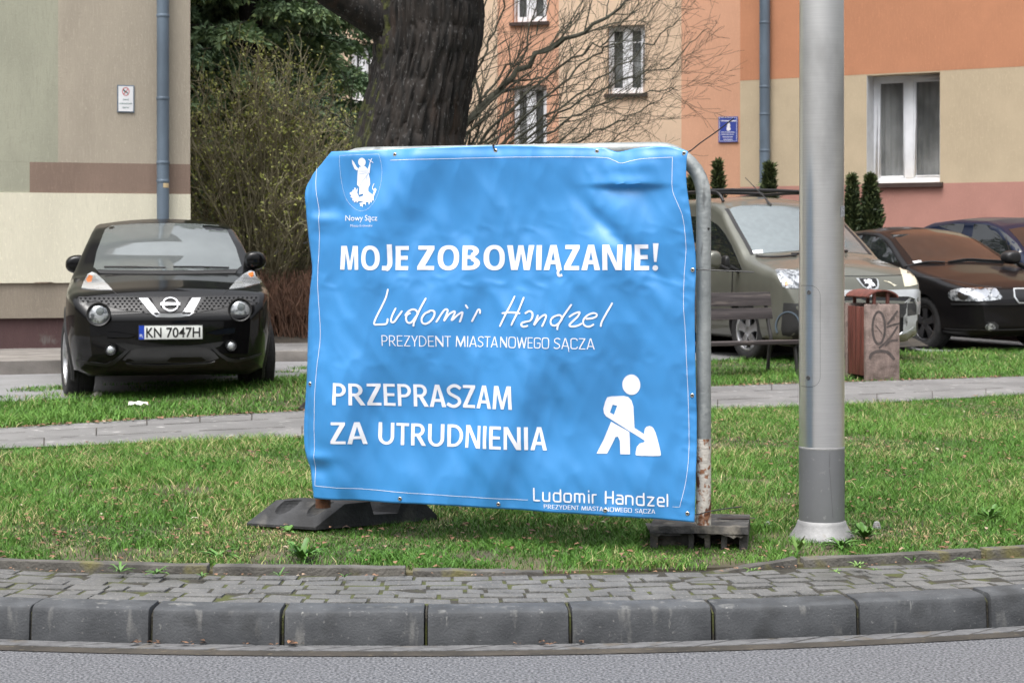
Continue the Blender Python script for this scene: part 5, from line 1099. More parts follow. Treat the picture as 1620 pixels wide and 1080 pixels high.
def spruce(label, base, H, R0, seed, low=.06, dens=1.0, clear=None):
    o = thing('spruce_tree', label, 'tree', base, group='spruce trees between the blocks'); rnd = random.Random(seed); r = np.random.default_rng(seed)
    tr = MB().tube([Vector(base), Vector(base)+Vector((.05,.03,H*.5)), Vector(base)+Vector((0,0,H))], [.22*H/12, .13*H/12, .02], 10); keep(tr.build('trunk', M['bark'], smooth=True), o)
    bs = []; pts = []; nr = []; tt = []
    z = H*low
    while z < H*.98:
        t = z/H; nb = rnd.randint(5,7)
        for k in range(nb):
            a = rnd.uniform(0,6.28); L = R0*(1-t)**.75*rnd.uniform(.75,1.15)+.15; d = Vector((math.cos(a), math.sin(a), 0)); p0 = Vector(base)+Vector((0,0,z)); q = []
            for j in range(7): s = j/6; q.append(p0+d*L*s+Vector((0,0,L*(.16*s-.45*s*s+.20*s**3)))+Vector((rnd.gauss(0,.02),rnd.gauss(0,.02),rnd.gauss(0,.015))))
            bs.append((q, np.linspace(.03, .006, 7)))
            ns = int(L*24*dens); side = Vector((-d.y, d.x, 0)); bt = rnd.uniform(-.18,.18)
            for j in range(ns):                       # hanging sprays
                s = rnd.uniform(.12,1); i = min(5,int(s*6)); p = q[i].lerp(q[i+1], s*6-i); sw = (1.05-s*.7)*L*.34*rnd.uniform(.3,1); sg2 = rnd.choice((-1,1)); dirv = (side*sg2+d*.8+Vector((0,0,-.55+rnd.uniform(-.3,.2)))).normalized()
                m_n = int(16*dens); ts = r.random(m_n); base_p = np.array(p)[None]+np.array(dirv)[None]*(ts*sw)[:,None]+np.array((0,0,-.10))[None]*(ts**2)[:,None]
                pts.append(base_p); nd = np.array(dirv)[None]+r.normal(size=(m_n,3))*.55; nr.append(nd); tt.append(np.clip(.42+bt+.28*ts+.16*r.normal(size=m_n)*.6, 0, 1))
        z += rnd.uniform(.20,.36)
    keep(twigs_mesh('boughs', bs, M['twig'], None, 5), o)
    keep(leafcloud('crown', np.concatenate(pts), np.concatenate(nr), .11, M['needles'], None, seed, np.concatenate(tt), .35), o); return o
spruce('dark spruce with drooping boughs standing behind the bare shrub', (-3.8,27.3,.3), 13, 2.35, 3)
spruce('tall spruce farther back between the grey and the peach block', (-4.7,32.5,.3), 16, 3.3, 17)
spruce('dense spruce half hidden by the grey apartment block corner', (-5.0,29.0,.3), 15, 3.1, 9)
# budding shrub
BUD = [(0,(.14,.16,.03)),(.5,(.28,.31,.07)),(1,(.42,.42,.13))]
M['buds'] = mat('young_leaves', (.12,.14,.03), .6, tint=BUD)
M['shrub_stem'] = mat('shrub_stems', (.33,.30,.19), .85, col2=(.17,.15,.09), scale=5)
def shrub(label, base, H, W, nst, seed, leaves=2.2):
    o = thing('budding_shrub', label, 'shrub', base); rnd = random.Random(seed); r = np.random.default_rng(seed); sg_ = []; tips = []
    for k in range(nst):
        a = rnd.uniform(0,6.28); sp = rnd.random()**.6; p = Vector(base)+Vector((math.cos(a)*.35*rnd.random(), math.sin(a)*.35*rnd.random(), 0)); d = Vector((math.cos(a)*sp*W, math.sin(a)*sp*W*.8, H*(1.02-.52*sp*sp)*rnd.uniform(.75,1.08))); q = []
        for j in range(9): s = j/8; q.append(p+Vector((d.x*s**1.35, d.y*s**1.35, d.z*(s*1.25-.25*s*s)))+Vector((rnd.gauss(0,.03),rnd.gauss(0,.03),rnd.gauss(0,.02)))*(.4+s))
        sg_.append((q, np.linspace(.019,.006,9)))
        for i in range(2,9):
            for _ in range(rnd.randint(2,4)):
                v = Vector((rnd.gauss(0,1),rnd.gauss(0,1),rnd.gauss(.5,.8))).normalized(); L = rnd.uniform(.15,.5); q2 = [q[i]]; dv = ((q[i]-q[i-1]).normalized()+v*.8).normalized()
                for j in range(4): dv = (dv+Vector((rnd.gauss(0,.25),rnd.gauss(0,.25),rnd.gauss(.05,.2)))).normalized(); q2.append(q2[-1]+dv*L/4)
                sg_.append((q2, np.linspace(.006,.003,5))); tips += [(q2[j]) for j in (2,3,4) if i > 3 or rnd.random() < .25]
    keep(twigs_mesh('stems', sg_, M['shrub_stem'], None, 4), o)
    tp = np.array([tuple(t) for t in tips]); tp = np.repeat(tp, int(leaves), 0)+r.normal(size=(len(tp)*int(leaves),3))*.03; hgt = (tp[:,2]-base[2])/H; kp = r.random(len(tp)) < np.clip(.12+.95*hgt, 0, .95); tp = tp[kp]
    keep(leafcloud('leaves', tp, r.normal(size=(len(tp),3))+np.array((0,0,.6)), .040, M['buds'], None, seed+1, r.random(len(tp)), .55), o); return o
shrub('large twiggy shrub with yellow green buds beside the grey apartment block', (-3.15,24.2,.35), 3.35, 1.45, 190, 4)
shrub('twiggy shrub leaning out behind the left edge of the banner', (-2.1,25.0,.35), 2.1, .9, 60, 14)
# clipped brown hedge of bare upright twigs
M['hedge'] = mat('brown_hedge_twigs', (.26,.145,.095), .9, col2=(.12,.068,.048), scale=8)
rnd = random.Random(8); sg_ = []; hb = thing('bare_hedge', 'reddish brown leafless hedge between the black car and the banner', 'hedge', (-2.5,23.2,.33))
for k in range(1500):
    x = rnd.uniform(-3.4,-.6); y = 23.15+rnd.uniform(0,.7); H = rnd.uniform(.55,.92)+.05*math.sin(x*5); p = Vector((x,y,.30)); q = [p]; d = Vector((rnd.gauss(0,.16),rnd.gauss(0,.16),1))
    for j in range(5): d = (d+Vector((rnd.gauss(0,.13),rnd.gauss(0,.13),.1))).normalized(); q.append(q[-1]+d*H/5)
    sg_.append((q, np.linspace(.008,.004,6)))
    for _ in range(2):
        i = rnd.randint(2,4); v = (d+Vector((rnd.gauss(0,.6),rnd.gauss(0,.6),.2))).normalized(); sg_.append(([q[i], q[i]+v*.1, q[i]+v*.2+Vector((0,0,.04))], (.004,.0035,.003)))
keep(twigs_mesh('twigs', sg_, M['hedge'], None, 3), hb)
# pale fallen branch and dark stump behind the hedge
M['birch'] = mat('pale_branch', (.34,.33,.31), .8, var=.2, scale=12)
pbx = thing('pale_branch', 'pale bare branch arching out over the brown hedge', 'branch', P(415,410,23.9)); keep(MB().tube(catmull([P(405,418,23.9),P(432,402,23.95),P(462,389,24),P(505,380,24.1)], 6), [.014]*19, 7).build('wood', M['birch'], smooth=True), pbx)
m = MB(); m.lathe([(.16,0),(.13,.3),(.12,.9),(.14,1.0),(.0,1.05)], 14, c=(P(398,400,26).x,26,.3)); tag(m.build('tree_stump', M['bark'], smooth=True), 'old brown stump in the shade under the budding shrub', 'stump')
# small weed tuft by hedge and thujas
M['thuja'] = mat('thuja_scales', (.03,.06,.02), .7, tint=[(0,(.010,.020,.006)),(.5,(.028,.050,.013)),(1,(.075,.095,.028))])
def thuja(px, ytop, ybot, wpx, D, label, seed):
    base = P(px, ybot, D); H0 = (ybot-ytop)/F*D; z0 = .25; H = P(px, ytop, D).z-z0; base = Vector((base.x, D, z0)); W = wpx/F*D/2*.74
    o = thing('thuja', label, 'conifer', base, group='small thujas along the block'); r = np.random.default_rng(seed); n = int(9000*min(2, H*W*2.2)); t = r.random(n)**.8; a = r.random(n)*6.283
    prof = np.interp(t, [0,.08,.3,.6,.85,1], [.6,.95,1,.68,.30,.02]); lob = 1+.75*vnoise(a*2.2, t*9, seed)+.6*vnoise(a*5, t*22, seed+3); rad = W*prof*lob*(.45+.65*r.random(n)**.5)+.05*r.random(n)**4
    p = np.stack([base.x+rad*np.cos(a), base.y+rad*np.sin(a), z0+t*H], 1); nr = np.stack([np.cos(a)*.5, np.sin(a)*.5, np.full(n,.9)], 1)+r.normal(size=(n,3))*.6
    keep(MB().tube([base, base+Vector((0,0,H*.9))], [.025,.008], 7).build('trunk', M['twig']), o)
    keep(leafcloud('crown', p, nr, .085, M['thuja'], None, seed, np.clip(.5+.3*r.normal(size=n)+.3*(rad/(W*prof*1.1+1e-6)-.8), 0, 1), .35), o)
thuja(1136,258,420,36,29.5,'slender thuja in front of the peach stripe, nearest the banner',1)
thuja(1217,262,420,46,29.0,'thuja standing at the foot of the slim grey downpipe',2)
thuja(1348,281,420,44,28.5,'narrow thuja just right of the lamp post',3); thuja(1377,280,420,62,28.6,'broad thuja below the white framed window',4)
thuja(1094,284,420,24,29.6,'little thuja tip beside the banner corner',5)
# ---------------------------------------------------------------- cars
def paint(name, c, metal=.0, rough=.32, var=.04, coat=1, crough=.03): return mat(name, c, rough, metal=metal, var=var, scale=3, coat=coat, crough=crough, spec=.08, bump=.012, bscale=400)
M['black_paint'] = paint('black_car_paint', (.003,.003,.0035), 0, .3, coat=.62); M['olive_paint'] = paint('olive_car_paint', (.135,.137,.116), .3, .36, coat=.75); M['blue_paint'] = paint('blue_car_paint', (.006,.011,.030), .1, .4, coat=.4); M['brownblack'] = paint('dark_car_paint', (.007,.0065,.007), 0, .35, coat=.36, crough=.05)
M['silver'] = mat('silver_trim', (.52,.54,.55), .35, metal=.5, var=.05, coat=.4); M['plate_white'] = mat('number_plate_white', (.70,.72,.70), .4, var=.03); M['plate_blue'] = mat('number_plate_blue', (.01,.05,.40), .4, var=.03); M['ink'] = mat('black_ink', (.008,.008,.009), .5)
M['grille'] = mat('grille_black', (.006,.006,.007), .35, var=.1); M['honey'] = mat('mesh_highlight', (.022,.022,.024), .3, metal=.25)
def pch(pts, y, sm=.03):                             # smoothed piecewise-linear profile
    xs = [p[0] for p in pts]; zs_ = [p[1] for p in pts]; g = np.linspace(-3*sm, 3*sm, 13); w_ = np.exp(-(g/sm)**2); w_ /= w_.sum()
    return sum(a*np.interp(np.asarray(y)+b, xs, zs_) for a, b in zip(w_, g))
def car_shell(L, top, bot, plan, side, rt, crown, paint_m, wheels, wr, ww, n=110, sm=.035, name='body', wx=.62):
    s = np.linspace(0, 1, n); y = L*(s**1.0); e = np.concatenate([np.linspace(0,.14,14)[:-1], np.linspace(.14,L-.14,n), np.linspace(L-.14,L,14)[1:]]); y = e
    tp, bt, pl = pch(top,y,sm), pch(bot,y,sm), pch(plan,y,.04); rt_, cr_ = pch(rt,y,.06), pch(crown,y,.06)
    NS, NC, NT = 26, 8, 9; ring = []
    for i in range(len(y)):
        zb, zt, cw = bt[i], tp[i]-cr_[i], cr_[i]; r1 = min(rt_[i], (zt-zb)*.45); q = []
        W = lambda z: pl[i]*float(pch(side, z, .03))
        q += [(W(zb+.06)*f, zb) for f in (0,.3,.6,.86)]
        for z in np.linspace(zb+.05, zt-r1, NS): q.append((W(z), z))
        w0 = W(zt-r1); w1 = W(zt) if r1 > .11 else w0-.0; r2 = r1*1.25
        for k in range(1, NC+1): a = math.pi/2*k/NC; q.append((w0-r2*(1-math.cos(a))-(w0-w1)*(k/NC)*.5, zt-r1+r1*math.sin(a)))
        xe = q[-1][0]; ze = q[-1][1]
        for k in range(1, NT+1): x = xe*(1-k/NT); q.append((x, ze+cw*(1-(x/xe)**2)))
        ring.append(q)
    m_ = len(ring[0]); N = len(y); vs = []
    for i in range(N): vs += [(x, y[i], z) for x, z in ring[i]]
    off = len(vs)
    for i in range(N): vs += [(-x, y[i], z) for x, z in ring[i]]
    fs = []
    for i in range(N-1):
        for k in range(m_-1):
            fs.append((i*m_+k, i*m_+k+1, (i+1)*m_+k+1, (i+1)*m_+k)); fs.append((off+i*m_+k+1, off+i*m_+k, off+(i+1)*m_+k, off+(i+1)*m_+k+1))
    for i, fl in ((0,0),(N-1,1)):
        for k in range(m_-1):
            f_ = (i*m_+k, off+i*m_+k, off+i*m_+k+1, i*m_+k+1); fs.append(f_ if fl else f_[::-1])
    mb = MB(); mb.add(vs, fs); o = mb.build(name, [paint_m, M['matt_black']][:1], smooth=True, sharp=55)
    cuts = []
    for wy in wheels:
        for sx in (-1, 1):
            c_ = MB(); c_.lathe([(wr,0),(wr,.6)], 40, tf=lambda v: Vector((sx*(wx+v.z), wy+v.x, wr*0+v.y+.335))); cuts.append(c_.build('cut', M['matt_black']))
    boolean(o, cuts); o.data.polygons.foreach_set('use_smooth', [True]*len(o.data.polygons)); o.data.set_sharp_from_angle(angle=R(50))
    return o
def bvh_of(o): 
    bm = bmesh.new(); bm.from_mesh(o.data); b = BVHTree.FromBMesh(bm); bm.free(); return b
class Car:
    def __init__(s, name, label, front, a, z, body):
        s.t = thing(name, label, 'car', (front[0], front[1], z), a); s.b = bvh_of(body); body.parent = s.t; s.body = body
        s.M = Matrix.Translation((front[0], front[1], z)) @ Matrix.Rotation(a, 4, 'Z'); s.I = s.M.inverted()
        s.eye = s.I @ Vector((0,0,CH))
    def hit(s, px, py):                              # photo pixel -> point on the body, in car space
        d = (s.I.to_3x3() @ Vector(((px-CX)/F, 1, (HY-py)/F))).normalized(); h = s.b.ray_cast(s.eye, d)
        if h[0] is None or h[1].dot(d) > 0:
            for jx_, jy_ in ((.15,.1),(-.15,.1),(.1,-.15),(-.12,-.12),(.5,.3),(-.5,.3),(1.2,.5),(-1.2,.5)):
                d2 = (s.I.to_3x3() @ Vector(((px+jx_-CX)/F, 1, (HY-py-jy_)/F))).normalized(); h2 = s.b.ray_cast(s.eye, d2)
                if h2[0] is not None and h2[1].dot(d2) < 0: return h2[0], h2[1]
            best = s.b.find_nearest(s.eye+d*(s.I.inverted().translation.length*0+(-s.eye).length)); return best[0], best[1]
        return h[0], h[1]
    def front(s, x, z):
        h = s.b.ray_cast(Vector((x,-3,z)), Vector((0,1,0)))
        if h[0] is None: h = s.b.find_nearest(Vector((x,.1,z)))
        n = h[1] if h[1].y < 0 else -h[1]; return h[0], n
    def sideR(s, y, z, sx=-1):
        h = s.b.ray_cast(Vector((sx*3,y,z)), Vector((-sx,0,0)))
        if h[0] is None: h = s.b.find_nearest(Vector((sx*.85,y,z)))
        return h[0], (h[1] if h[1].x*sx > 0 else -h[1])
    def patch(s, name, loops, m_, fn='front', off=.004, res=.04, parent=None, thick=.012, flatn=False):
        if not isinstance(loops[0][0], (tuple, list, Vector)): loops = [loops]
        f = {'front': s.front, 'hit': s.hit, 'sideR': s.sideR, 'sideL': lambda y, z: s.sideR(y, z, 1)}[fn] if isinstance(fn, str) else fn
        V, T = fill2d(loops, res); pts = [f(x, y) for x, y in V]; mb = MB(); n = len(V)
        mb.add([p+nn*off for p, nn in pts]+[p-nn*thick for p, nn in pts], T)
        cnt = {}
        for t in T:
            for i in range(len(t)): k = (t[i], t[(i+1)%len(t)]); cnt[k] = 1
        mb.f += [(a, b, n+b, n+a) for a, b in cnt if (b, a) not in cnt]; mb.m += [0]*(len(mb.f)-len(mb.m))
        o = mb.build(name, m_, smooth=True, sharp=40); o.parent = parent or s.t; return o
    def wheel(s, x, y, r, wd, rim_m, steer=0, spokes=5, rr=.68, twin=False):
        sx = 1 if x > 0 else -1; o = bpy.data.objects.new('wheel', None); COL.objects.link(o); o.parent = s.t; o.location = (x, y, r); o.rotation_euler = (0,0,steer); o.empty_display_size = .1
        tf = lambda v: Vector((sx*v.z, v.x, v.y)); R_ = r*rr
        m = MB(); m.lathe([(R_,-wd*.46),(r*.86,-wd*.5),(r*.965,-wd*.46),(r,-wd*.36),(r,-wd*.12),(r*.985,-wd*.11),(r*.985,-wd*.08),(r,-wd*.07),(r,wd*.07),(r*.985,wd*.08),(r*.985,wd*.11),(r,wd*.12),(r,wd*.36),(r*.965,wd*.46),(r*.86,wd*.5),(R_+.004,wd*.47),(R_-.004,wd*.42),(R_-.004,-wd*.44)], 48, tf=tf); t = m.build('tyre', M['tyre'], smooth=True, sharp=50); t.parent = o
        m = MB(); m.lathe([(R_-.003,wd*.46),(R_-.02,wd*.44),(R_-.03,wd*.2),(R_-.04,-wd*.3)], 48, tf=tf, cap=False)
        m.lathe([(.0,wd*.40),(.045,wd*.40),(.062,wd*.36),(.068,wd*.2)], 24, tf=tf)
        for k in range(spokes):
            for dk in ((-.16,.16) if twin else (0,)):
                a = 2*math.pi*k/spokes+.3+dk; h0, h1 = (.030,.022) if twin else (.048,.075); ca, sa = math.cos(a), math.sin(a); f = []; g = []
                for rad, hw in ((.05,h0*.8),(R_*.6,h0*.85),(R_-.012,h1)):
                    f.append((rad, hw))
                loop = [(rd, hw) for rd, hw in f]+[(rd, -hw) for rd, hw in f[::-1]]
                fr_ = [tf(Vector((rd*ca-hw*sa, rd*sa+hw*ca, wd*(.41-.05*math.sin(rd/R_*2.6)+.02)))) for rd, hw in loop]; bk_ = [tf(Vector((rd*ca-hw*sa, rd*sa+hw*ca, wd*.26))) for rd, hw in loop]; m.prism(fr_, bk_)
        rm = m.build('rim', rim_m, bevel=.004, sharp=40); rm.parent = o
        m = MB(); m.lathe([(0,wd*.05),(R_-.045,wd*.05)], 32, tf=tf); bd = m.build('brake_disc', M['matt_black']); bd.parent = o; return o
    def mirror(s, c_, sx, m_, size=(.115,.085,.095)):
        m = MB(); pr = [(math.sin(t)**.5, -(1 if math.cos(t) >= 0 else -1)*abs(math.cos(t))**.8) for t in np.linspace(.001, math.pi-.001, 19)]; sq = lambda q: math.copysign(abs(q)**.8, q)
        m.lathe([(abs(a_), b_) for a_, b_ in pr], 22, tf=lambda v: Vector(c_)+Vector((sq(v.x)*size[0], v.z*size[1], sq(v.y)*size[2]*(1-.14*sx*v.x)))); o = m.build('wing_mirror', m_, smooth=True); o.parent = s.t
        m = MB(); m.tube([Vector(c_)+Vector((-sx*.06,.0,-.05)), Vector(c_)+Vector((-sx*.16,.03,-.09)), Vector(c_)+Vector((-sx*.24,.08,-.11))], .025, 8); k = m.build('stalk', M['matt_black'], smooth=True); k.parent = o; return o
    def tube(s, name, pts, rad, m_, parent=None): o = MB().tube(pts, rad, 8).build(name, m_, smooth=True); o.parent = parent or s.t; return o

# --- black crossover on the left
J_top = [(-.2,.70),(0,.72),(.05,.79),(.12,.86),(.22,.925),(.5,.985),(.85,1.03),(1.08,1.06),(1.25,1.15),(1.55,1.36),(1.80,1.475),(2.1,1.515),(2.6,1.515),(3.1,1.46),(3.5,1.37),(3.75,1.20),(3.95,1.0),(4.08,.88),(4.135,.7)]
J_bot = [(-.2,.40),(0,.36),(.06,.27),(.15,.225),(.6,.20),(3.6,.22),(3.95,.3),(4.135,.45)]
J_plan = [(-.2,.70),(0,.74),(.05,.825),(.13,.905),(.26,.965),(.45,.995),(.7,1.0),(3.4,1.0),(3.8,.95),(4.05,.85),(4.135,.75)]
J_side = [(.15,.73),(.25,.775),(.40,.805),(.55,.825),(.70,.832),(.86,.828),(.97,.80),(1.05,.765),(1.2,.705),(1.4,.62),(1.5,.575),(1.7,.52)]
J_rt = [(0,.05),(.3,.07),(.9,.08),(1.1,.08),(1.5,.065),(3.4,.08),(4.1,.08)]; J_cr = [(0,.02),(.4,.05),(1.0,.045),(1.2,.05),(2,.045),(3.5,.04),(4.1,.02)]
jx, jy, ja = (270-CX)/F*15.15, 15.15, R(12); jz = .185
body = car_shell(4.135, J_top, J_bot, J_plan, J_side, J_rt, J_cr, M['black_paint'], (.83,3.36), .375, .24, wx=.56)
J = Car('black_crossover', 'glossy black crossover with round headlights parked nose on at the left', (jx,jy), ja, jz, body)
for x, y, st_ in ((-.735,.83,R(7)),(.735,.83,R(7)),(-.735,3.36,0),(.735,3.36,0)): J.wheel(x, y, .335, .225, M['alloy'], st_, 5)
# arch flares
for sx in (-1, 1):
    for wy in (.83, 3.36):
        m = MB(); q = []; n = 22
        for k in range(n+1):
            a = R(-22+224*k/n); ro_, ri_ = .445, .37
            for rad, xo in ((ro_,-.012),(.425,.012),(.392,.016),(ri_,-.03)):
                yy_, z_ = wy+rad*math.cos(a), .335+rad*math.sin(a); h, nn = J.sideR(yy_, max(.25,z_ if rad > .38 else .335+.39*math.sin(a)), sx); q.append(Vector((sx*max(abs(h.x), .77)+sx*xo, yy_, z_)))
        m.add(q, [(4*k+i, 4*k+i+1, 4*k+5+i, 4*k+4+i) for k in range(n) for i in range(3)]); f_ = m.build('wheel_arch', M['black'], smooth=True); f_.parent = J.t
sym = lambda L: [(-x, z) for x, z in L]
ws = [(148,423),(153,398),(166,364),(176,357.5),(220,354.5),(267,353.5),(310,354.5),(345,357),(359,365),(373,392),(382,421),(376,426),(320,428),(267,428.5),(200,428),(153,427)]
J.patch('windscreen', ws, M['screen'], 'hit', .004, 9)
J.patch('cowl', [(153,428),(200,429),(267,429.5),(320,429),(376,427),(372,433),(320,434),(267,434.5),(200,434),(158,433)], M['matt_black'], 'hit', .006, 8)
for y0 in (0,):
    for nm, L in (('side_window', [(1.33,1.06),(1.52,1.18),(1.80,1.34),(2.2,1.38),(2.35,1.38),(2.35,1.04)]), ('side_window', [(2.42,1.04),(2.42,1.38),(2.9,1.34),(3.3,1.2),(3.2,1.06)])):
        for f_ in ('sideR','sideL'): J.patch(nm, L, M['glass'], f_, .004, .08)
# face: local x = (px-270)/198, z from pixel row; measured on the photograph and mirrored about the badge
FZp = lambda px, py: ((px-270)/194, CH-jz+(HY-py)/F*15.25)
JF = lambda L: [FZp(*p) for p in L]
zl = lambda L: JF([(100+x/5.4, 430+y/5.4) for x, y in L])
gr_l = zl([(165,212),(480,212),(655,222),(700,290),(745,355),(640,335),(520,318),(430,295),(350,258),(300,246),(240,258),(205,290),(172,268)])
for L in (gr_l, [(-x,z) for x,z in gr_l]):
    g = J.patch('side_grille', L, M['grille'], 'front', .003, .03); mb = MB(); xs_ = [p[0] for p in L]; zs2 = [p[1] for p in L]; row = 0
    z = min(zs2)+.012
    while z < max(zs2):
        x = min(xs_)+(.018 if row % 2 else 0)
        while x < max(xs_):
            if inside([x-.012,x+.012],[z,z],[L]).all():
                h, nn = J.front(x, z); s_ = .011; mb.add([h+nn*.010+Vector((dx*s_,0,dz*s_*.55)) for dx, dz in ((-1,-.4),(0,-1),(1,-.4),(1,.5),(0,1),(-1,.5))]+[h], [(0,1,6),(1,2,6),(2,3,6),(3,4,6),(4,5,6),(5,0,6),(0,5,4),(0,4,3),(0,3,2),(0,2,1)])
            x += .036
        z += .021; row += 1
    k = mb.build('mesh_pattern', M['honey']); k.parent = g
J.patch('centre_grille', JF([(240,470),(300,470),(291,488),(286,493),(254,493),(249,488)]), M['grille'], 'front', .003, .03)
vl = JF([(221.5,471.5),(236,471.5),(249.5,490.5),(254,494.8),(270,495.8),(286,494.8),(290.5,490.5),(304,471),(318,470),(304,495),(299,499),(285,501),(270,501.3),(255,501),(248,500.5),(241,495)])
J.patch('chrome_grille_bar', vl, mat('bright_trim', (.50,.51,.53), .28, metal=.55, var=.05, coat=.6), 'front', .003, .03, thick=.01)
c0 = FZp(270,482.5)
bd = J.patch('badge', [[(c0[0]+.066*math.cos(t), c0[1]+.056*math.sin(t)) for t in np.linspace(0,2*math.pi,28)[:-1]], [(c0[0]+.054*math.cos(t), c0[1]+.045*math.sin(t)) for t in np.linspace(0,2*math.pi,28)[:-1]]], M['chrome'], 'front', .014, .03, thick=.0)
J.patch('badge_bar', [(c0[0]-.077,c0[1]-.011),(c0[0]+.077,c0[1]-.011),(c0[0]+.077,c0[1]+.011),(c0[0]-.077,c0[1]+.011)], M['chrome'], 'front', .018, .03, parent=bd, thick=-.008)
def lampround(px, py, rx, ry, nm='headlight'):
    cx_, cz_ = FZp(px, py); cx_ *= .965; p, nn = J.front(cx_, cz_); nn = Vector((nn.x*.30,-1,.10)).normalized(); p = p+Vector((0,-.012,0)); up = Vector((0,0,1)); tx = up.cross(nn).normalized()*-1; ty = nn.cross(tx)*-1
    tf = lambda v: p+tx*v.x*rx+ty*v.y*ry+nn*v.z
    m = MB(); m.lathe([(1.22,-.16),(1.22,.012),(1.16,.024),(1.05,.020),(1.0,.004),(1.0,-.02)], 36, tf=tf); b_ = m.build(nm, M['black'], smooth=True); b_.parent = J.t
    m = MB(); m.lathe([(1.0,.004),(.9,.010),(.6,.017),(.3,.020),(0,.021)], 32, tf=tf); l = m.build('lens', M['lens'], smooth=True); l.parent = b_
    if nm == 'headlight': m = MB(); m.lathe([(.40,.017),(.34,.025),(.0,.029)], 20, tf=lambda v: tf(Vector((v.x-.12,v.y+.28,v.z)))); l = m.build('projector', M['screen'], smooth=True); l.parent = b_
for px, py in ((157,496),(380.5,490.5)): lampround(px, py, .079, .079)
for px, py in ((175.5,551),(366,546.5)): lampround(px, py, .036, .036, 'fog_light')
# boomerang lamps on the bonnet edges
for L, am in (([(129,456),(133,445),(139,434),(146,431),(153,434),(163,443),(178,459),(160,459),(140,457.5)], [(136,444),(141,436),(147,438),(145,446),(139,447)]), ([(362,458),(372,446),(384,435),(395,429),(402,430),(404,437),(408,441),(417,446),(405,450),(385,455)], [(392,434),(400,431),(401,438),(397,440)])):
    d = J.patch('upper_lamp', L, M['clear_lens'], 'hit', .006, 5); J.patch('indicator', am, M['amber'], 'hit', .009, 4, parent=d)
for L in ([(172,523),(186,523.5),(205,526.5),(216,529.5),(206,532.5),(186,532),(174,531)], [(369,518.5),(355,519),(338,522.5),(326,526.5),(338,529),(355,528),(367,526.5)]):
    J.patch('bumper_glint_ledge', JF(L), M['black_paint'], lambda x, z: (lambda h: (h[0]+Vector((0,-.028,0))*max(0, 1-abs(z-JF([(0,L[3][1])])[0][1])*0), (h[1]+Vector((0,0,1.1))).normalized()))(J.front(x, z)), .0, .03)  # raised ledge added to catch the sky, standing in for the bumper crease's highlight
J.patch('bumper_recess', JF([(186,541),(200,541),(222,545),(245,546.5),(295,546),(318,544),(342,541),(352,540),(346,547),(338,550),(330,553),(322,548),(300,547.5),(240,548),(217,549),(208,553),(196,548)]), M['black'], 'front', .004, .04)
J.patch('lower_intake', JF([(214,548.5),(245,547.5),(295,547),(325,548),(338,558),(344,566),(333,570),(318,573),(222,574),(208,571),(197,567),(204,558)]), M['matt_black'], 'front', .003, .04)
J.patch('skid_bar', JF([(202,571),(214,573.5),(250,575),(290,574.5),(325,573),(338,570),(336,574),(322,577),(290,579),(250,579.5),(216,577.5),(204,575)]), M['black'], 'front', .012, .04, thick=.01)
J.patch('lower_trim', JF([(128,567),(150,569.5),(172,572),(180,569),(190,562),(205,549.5),(209,551),(196,564),(184,573.5),(173,577),(150,574),(128,571)]), M['black'], 'front', .010, .04); J.patch('lower_trim', JF([(335,547),(346,558),(358,565.5),(370,568),(395,564),(412,560),(412,563),(395,568),(370,572.5),(357,570),(344,562),(331,549)]), M['black'], 'front', .010, .04)
def plate(car, cx_, cz_, w_, h_, txt, p=None, nn=None, chw=.085, y_off=.02):
    if p is None: p, nn = car.front(cx_, cz_)
    nn = Vector((nn.x,nn.y,0)).normalized(); tx = Vector((-nn.y,nn.x,0)); o_ = p+nn*y_off
    at_ = lambda x, z, o: o_+tx*x+Vector((0,0,z))+nn*o
    m = MB(); m.prism([at_(x,z,.006) for x,z in ((-w_/2,-h_/2),(w_/2,-h_/2),(w_/2,h_/2),(-w_/2,h_/2))], [at_(x,z,-.03) for x,z in ((-w_/2,-h_/2),(w_/2,-h_/2),(w_/2,h_/2),(-w_/2,h_/2))]); b_ = m.build('number_plate', M['plate_white'], bevel=.003); b_.parent = car.t
    m = MB(); m.prism([at_(x,z,.0075) for x,z in ((-w_/2,-h_/2),(-w_/2+w_*.085,-h_/2),(-w_/2+w_*.085,h_/2),(-w_/2,h_/2))], [at_(x,z,.0) for x,z in ((-w_/2,-h_/2),(-w_/2+w_*.085,-h_/2),(-w_/2+w_*.085,h_/2),(-w_/2,h_/2))]); k = m.build('country_band', M['plate_blue']); k.parent = b_
    fr2 = MB()
    for a, b, c_, d in ((-1.012,1.012,-1.10,-1.0),(-1.012,1.012,1.0,1.10),(-1.02,-1.0,-1.1,1.1),(1.0,1.02,-1.1,1.1)): fr2.prism([at_(x*w_/2,z*h_/2,.009) for x,z in ((a,c_),(b,c_),(b,d),(a,d))], [at_(x*w_/2,z*h_/2,-.02) for x,z in ((a,c_),(b,c_),(b,d),(a,d))])
    k = fr2.build('plate_frame', M['black']); k.parent = b_
    class LT:
        def __init__(s, x0, x1, z0, h): s.a = (x0,x1,z0,h); s.scale = (x1-x0,h)
        def __call__(s, x, y): x0,x1,z0,h = s.a; return at_(x0+(x1-x0)*x, z0+h*y, .0085)
    for t, x0, x1 in txt: k = text_mesh(t, LT(w_*x0, w_*x1, -h_*.36, h_*.72), 'lettering', M['ink'], None, 1, .012); k.parent = b_
    k = text_mesh('PL', LT(-w_*.485, -w_*.43, -h_*.36, h_*.24), 'lettering', M['plate_white'], None, 1, .0); k.parent = b_
    return b_
pc0 = FZp(271,524.2); p, nn = J.front(0, pc0[1]); plate(J, pc0[0], pc0[1], .50, .112, (('KN',-.385,-.145),('7047H',-.07,.465)), p, Vector((0,-1,0)))
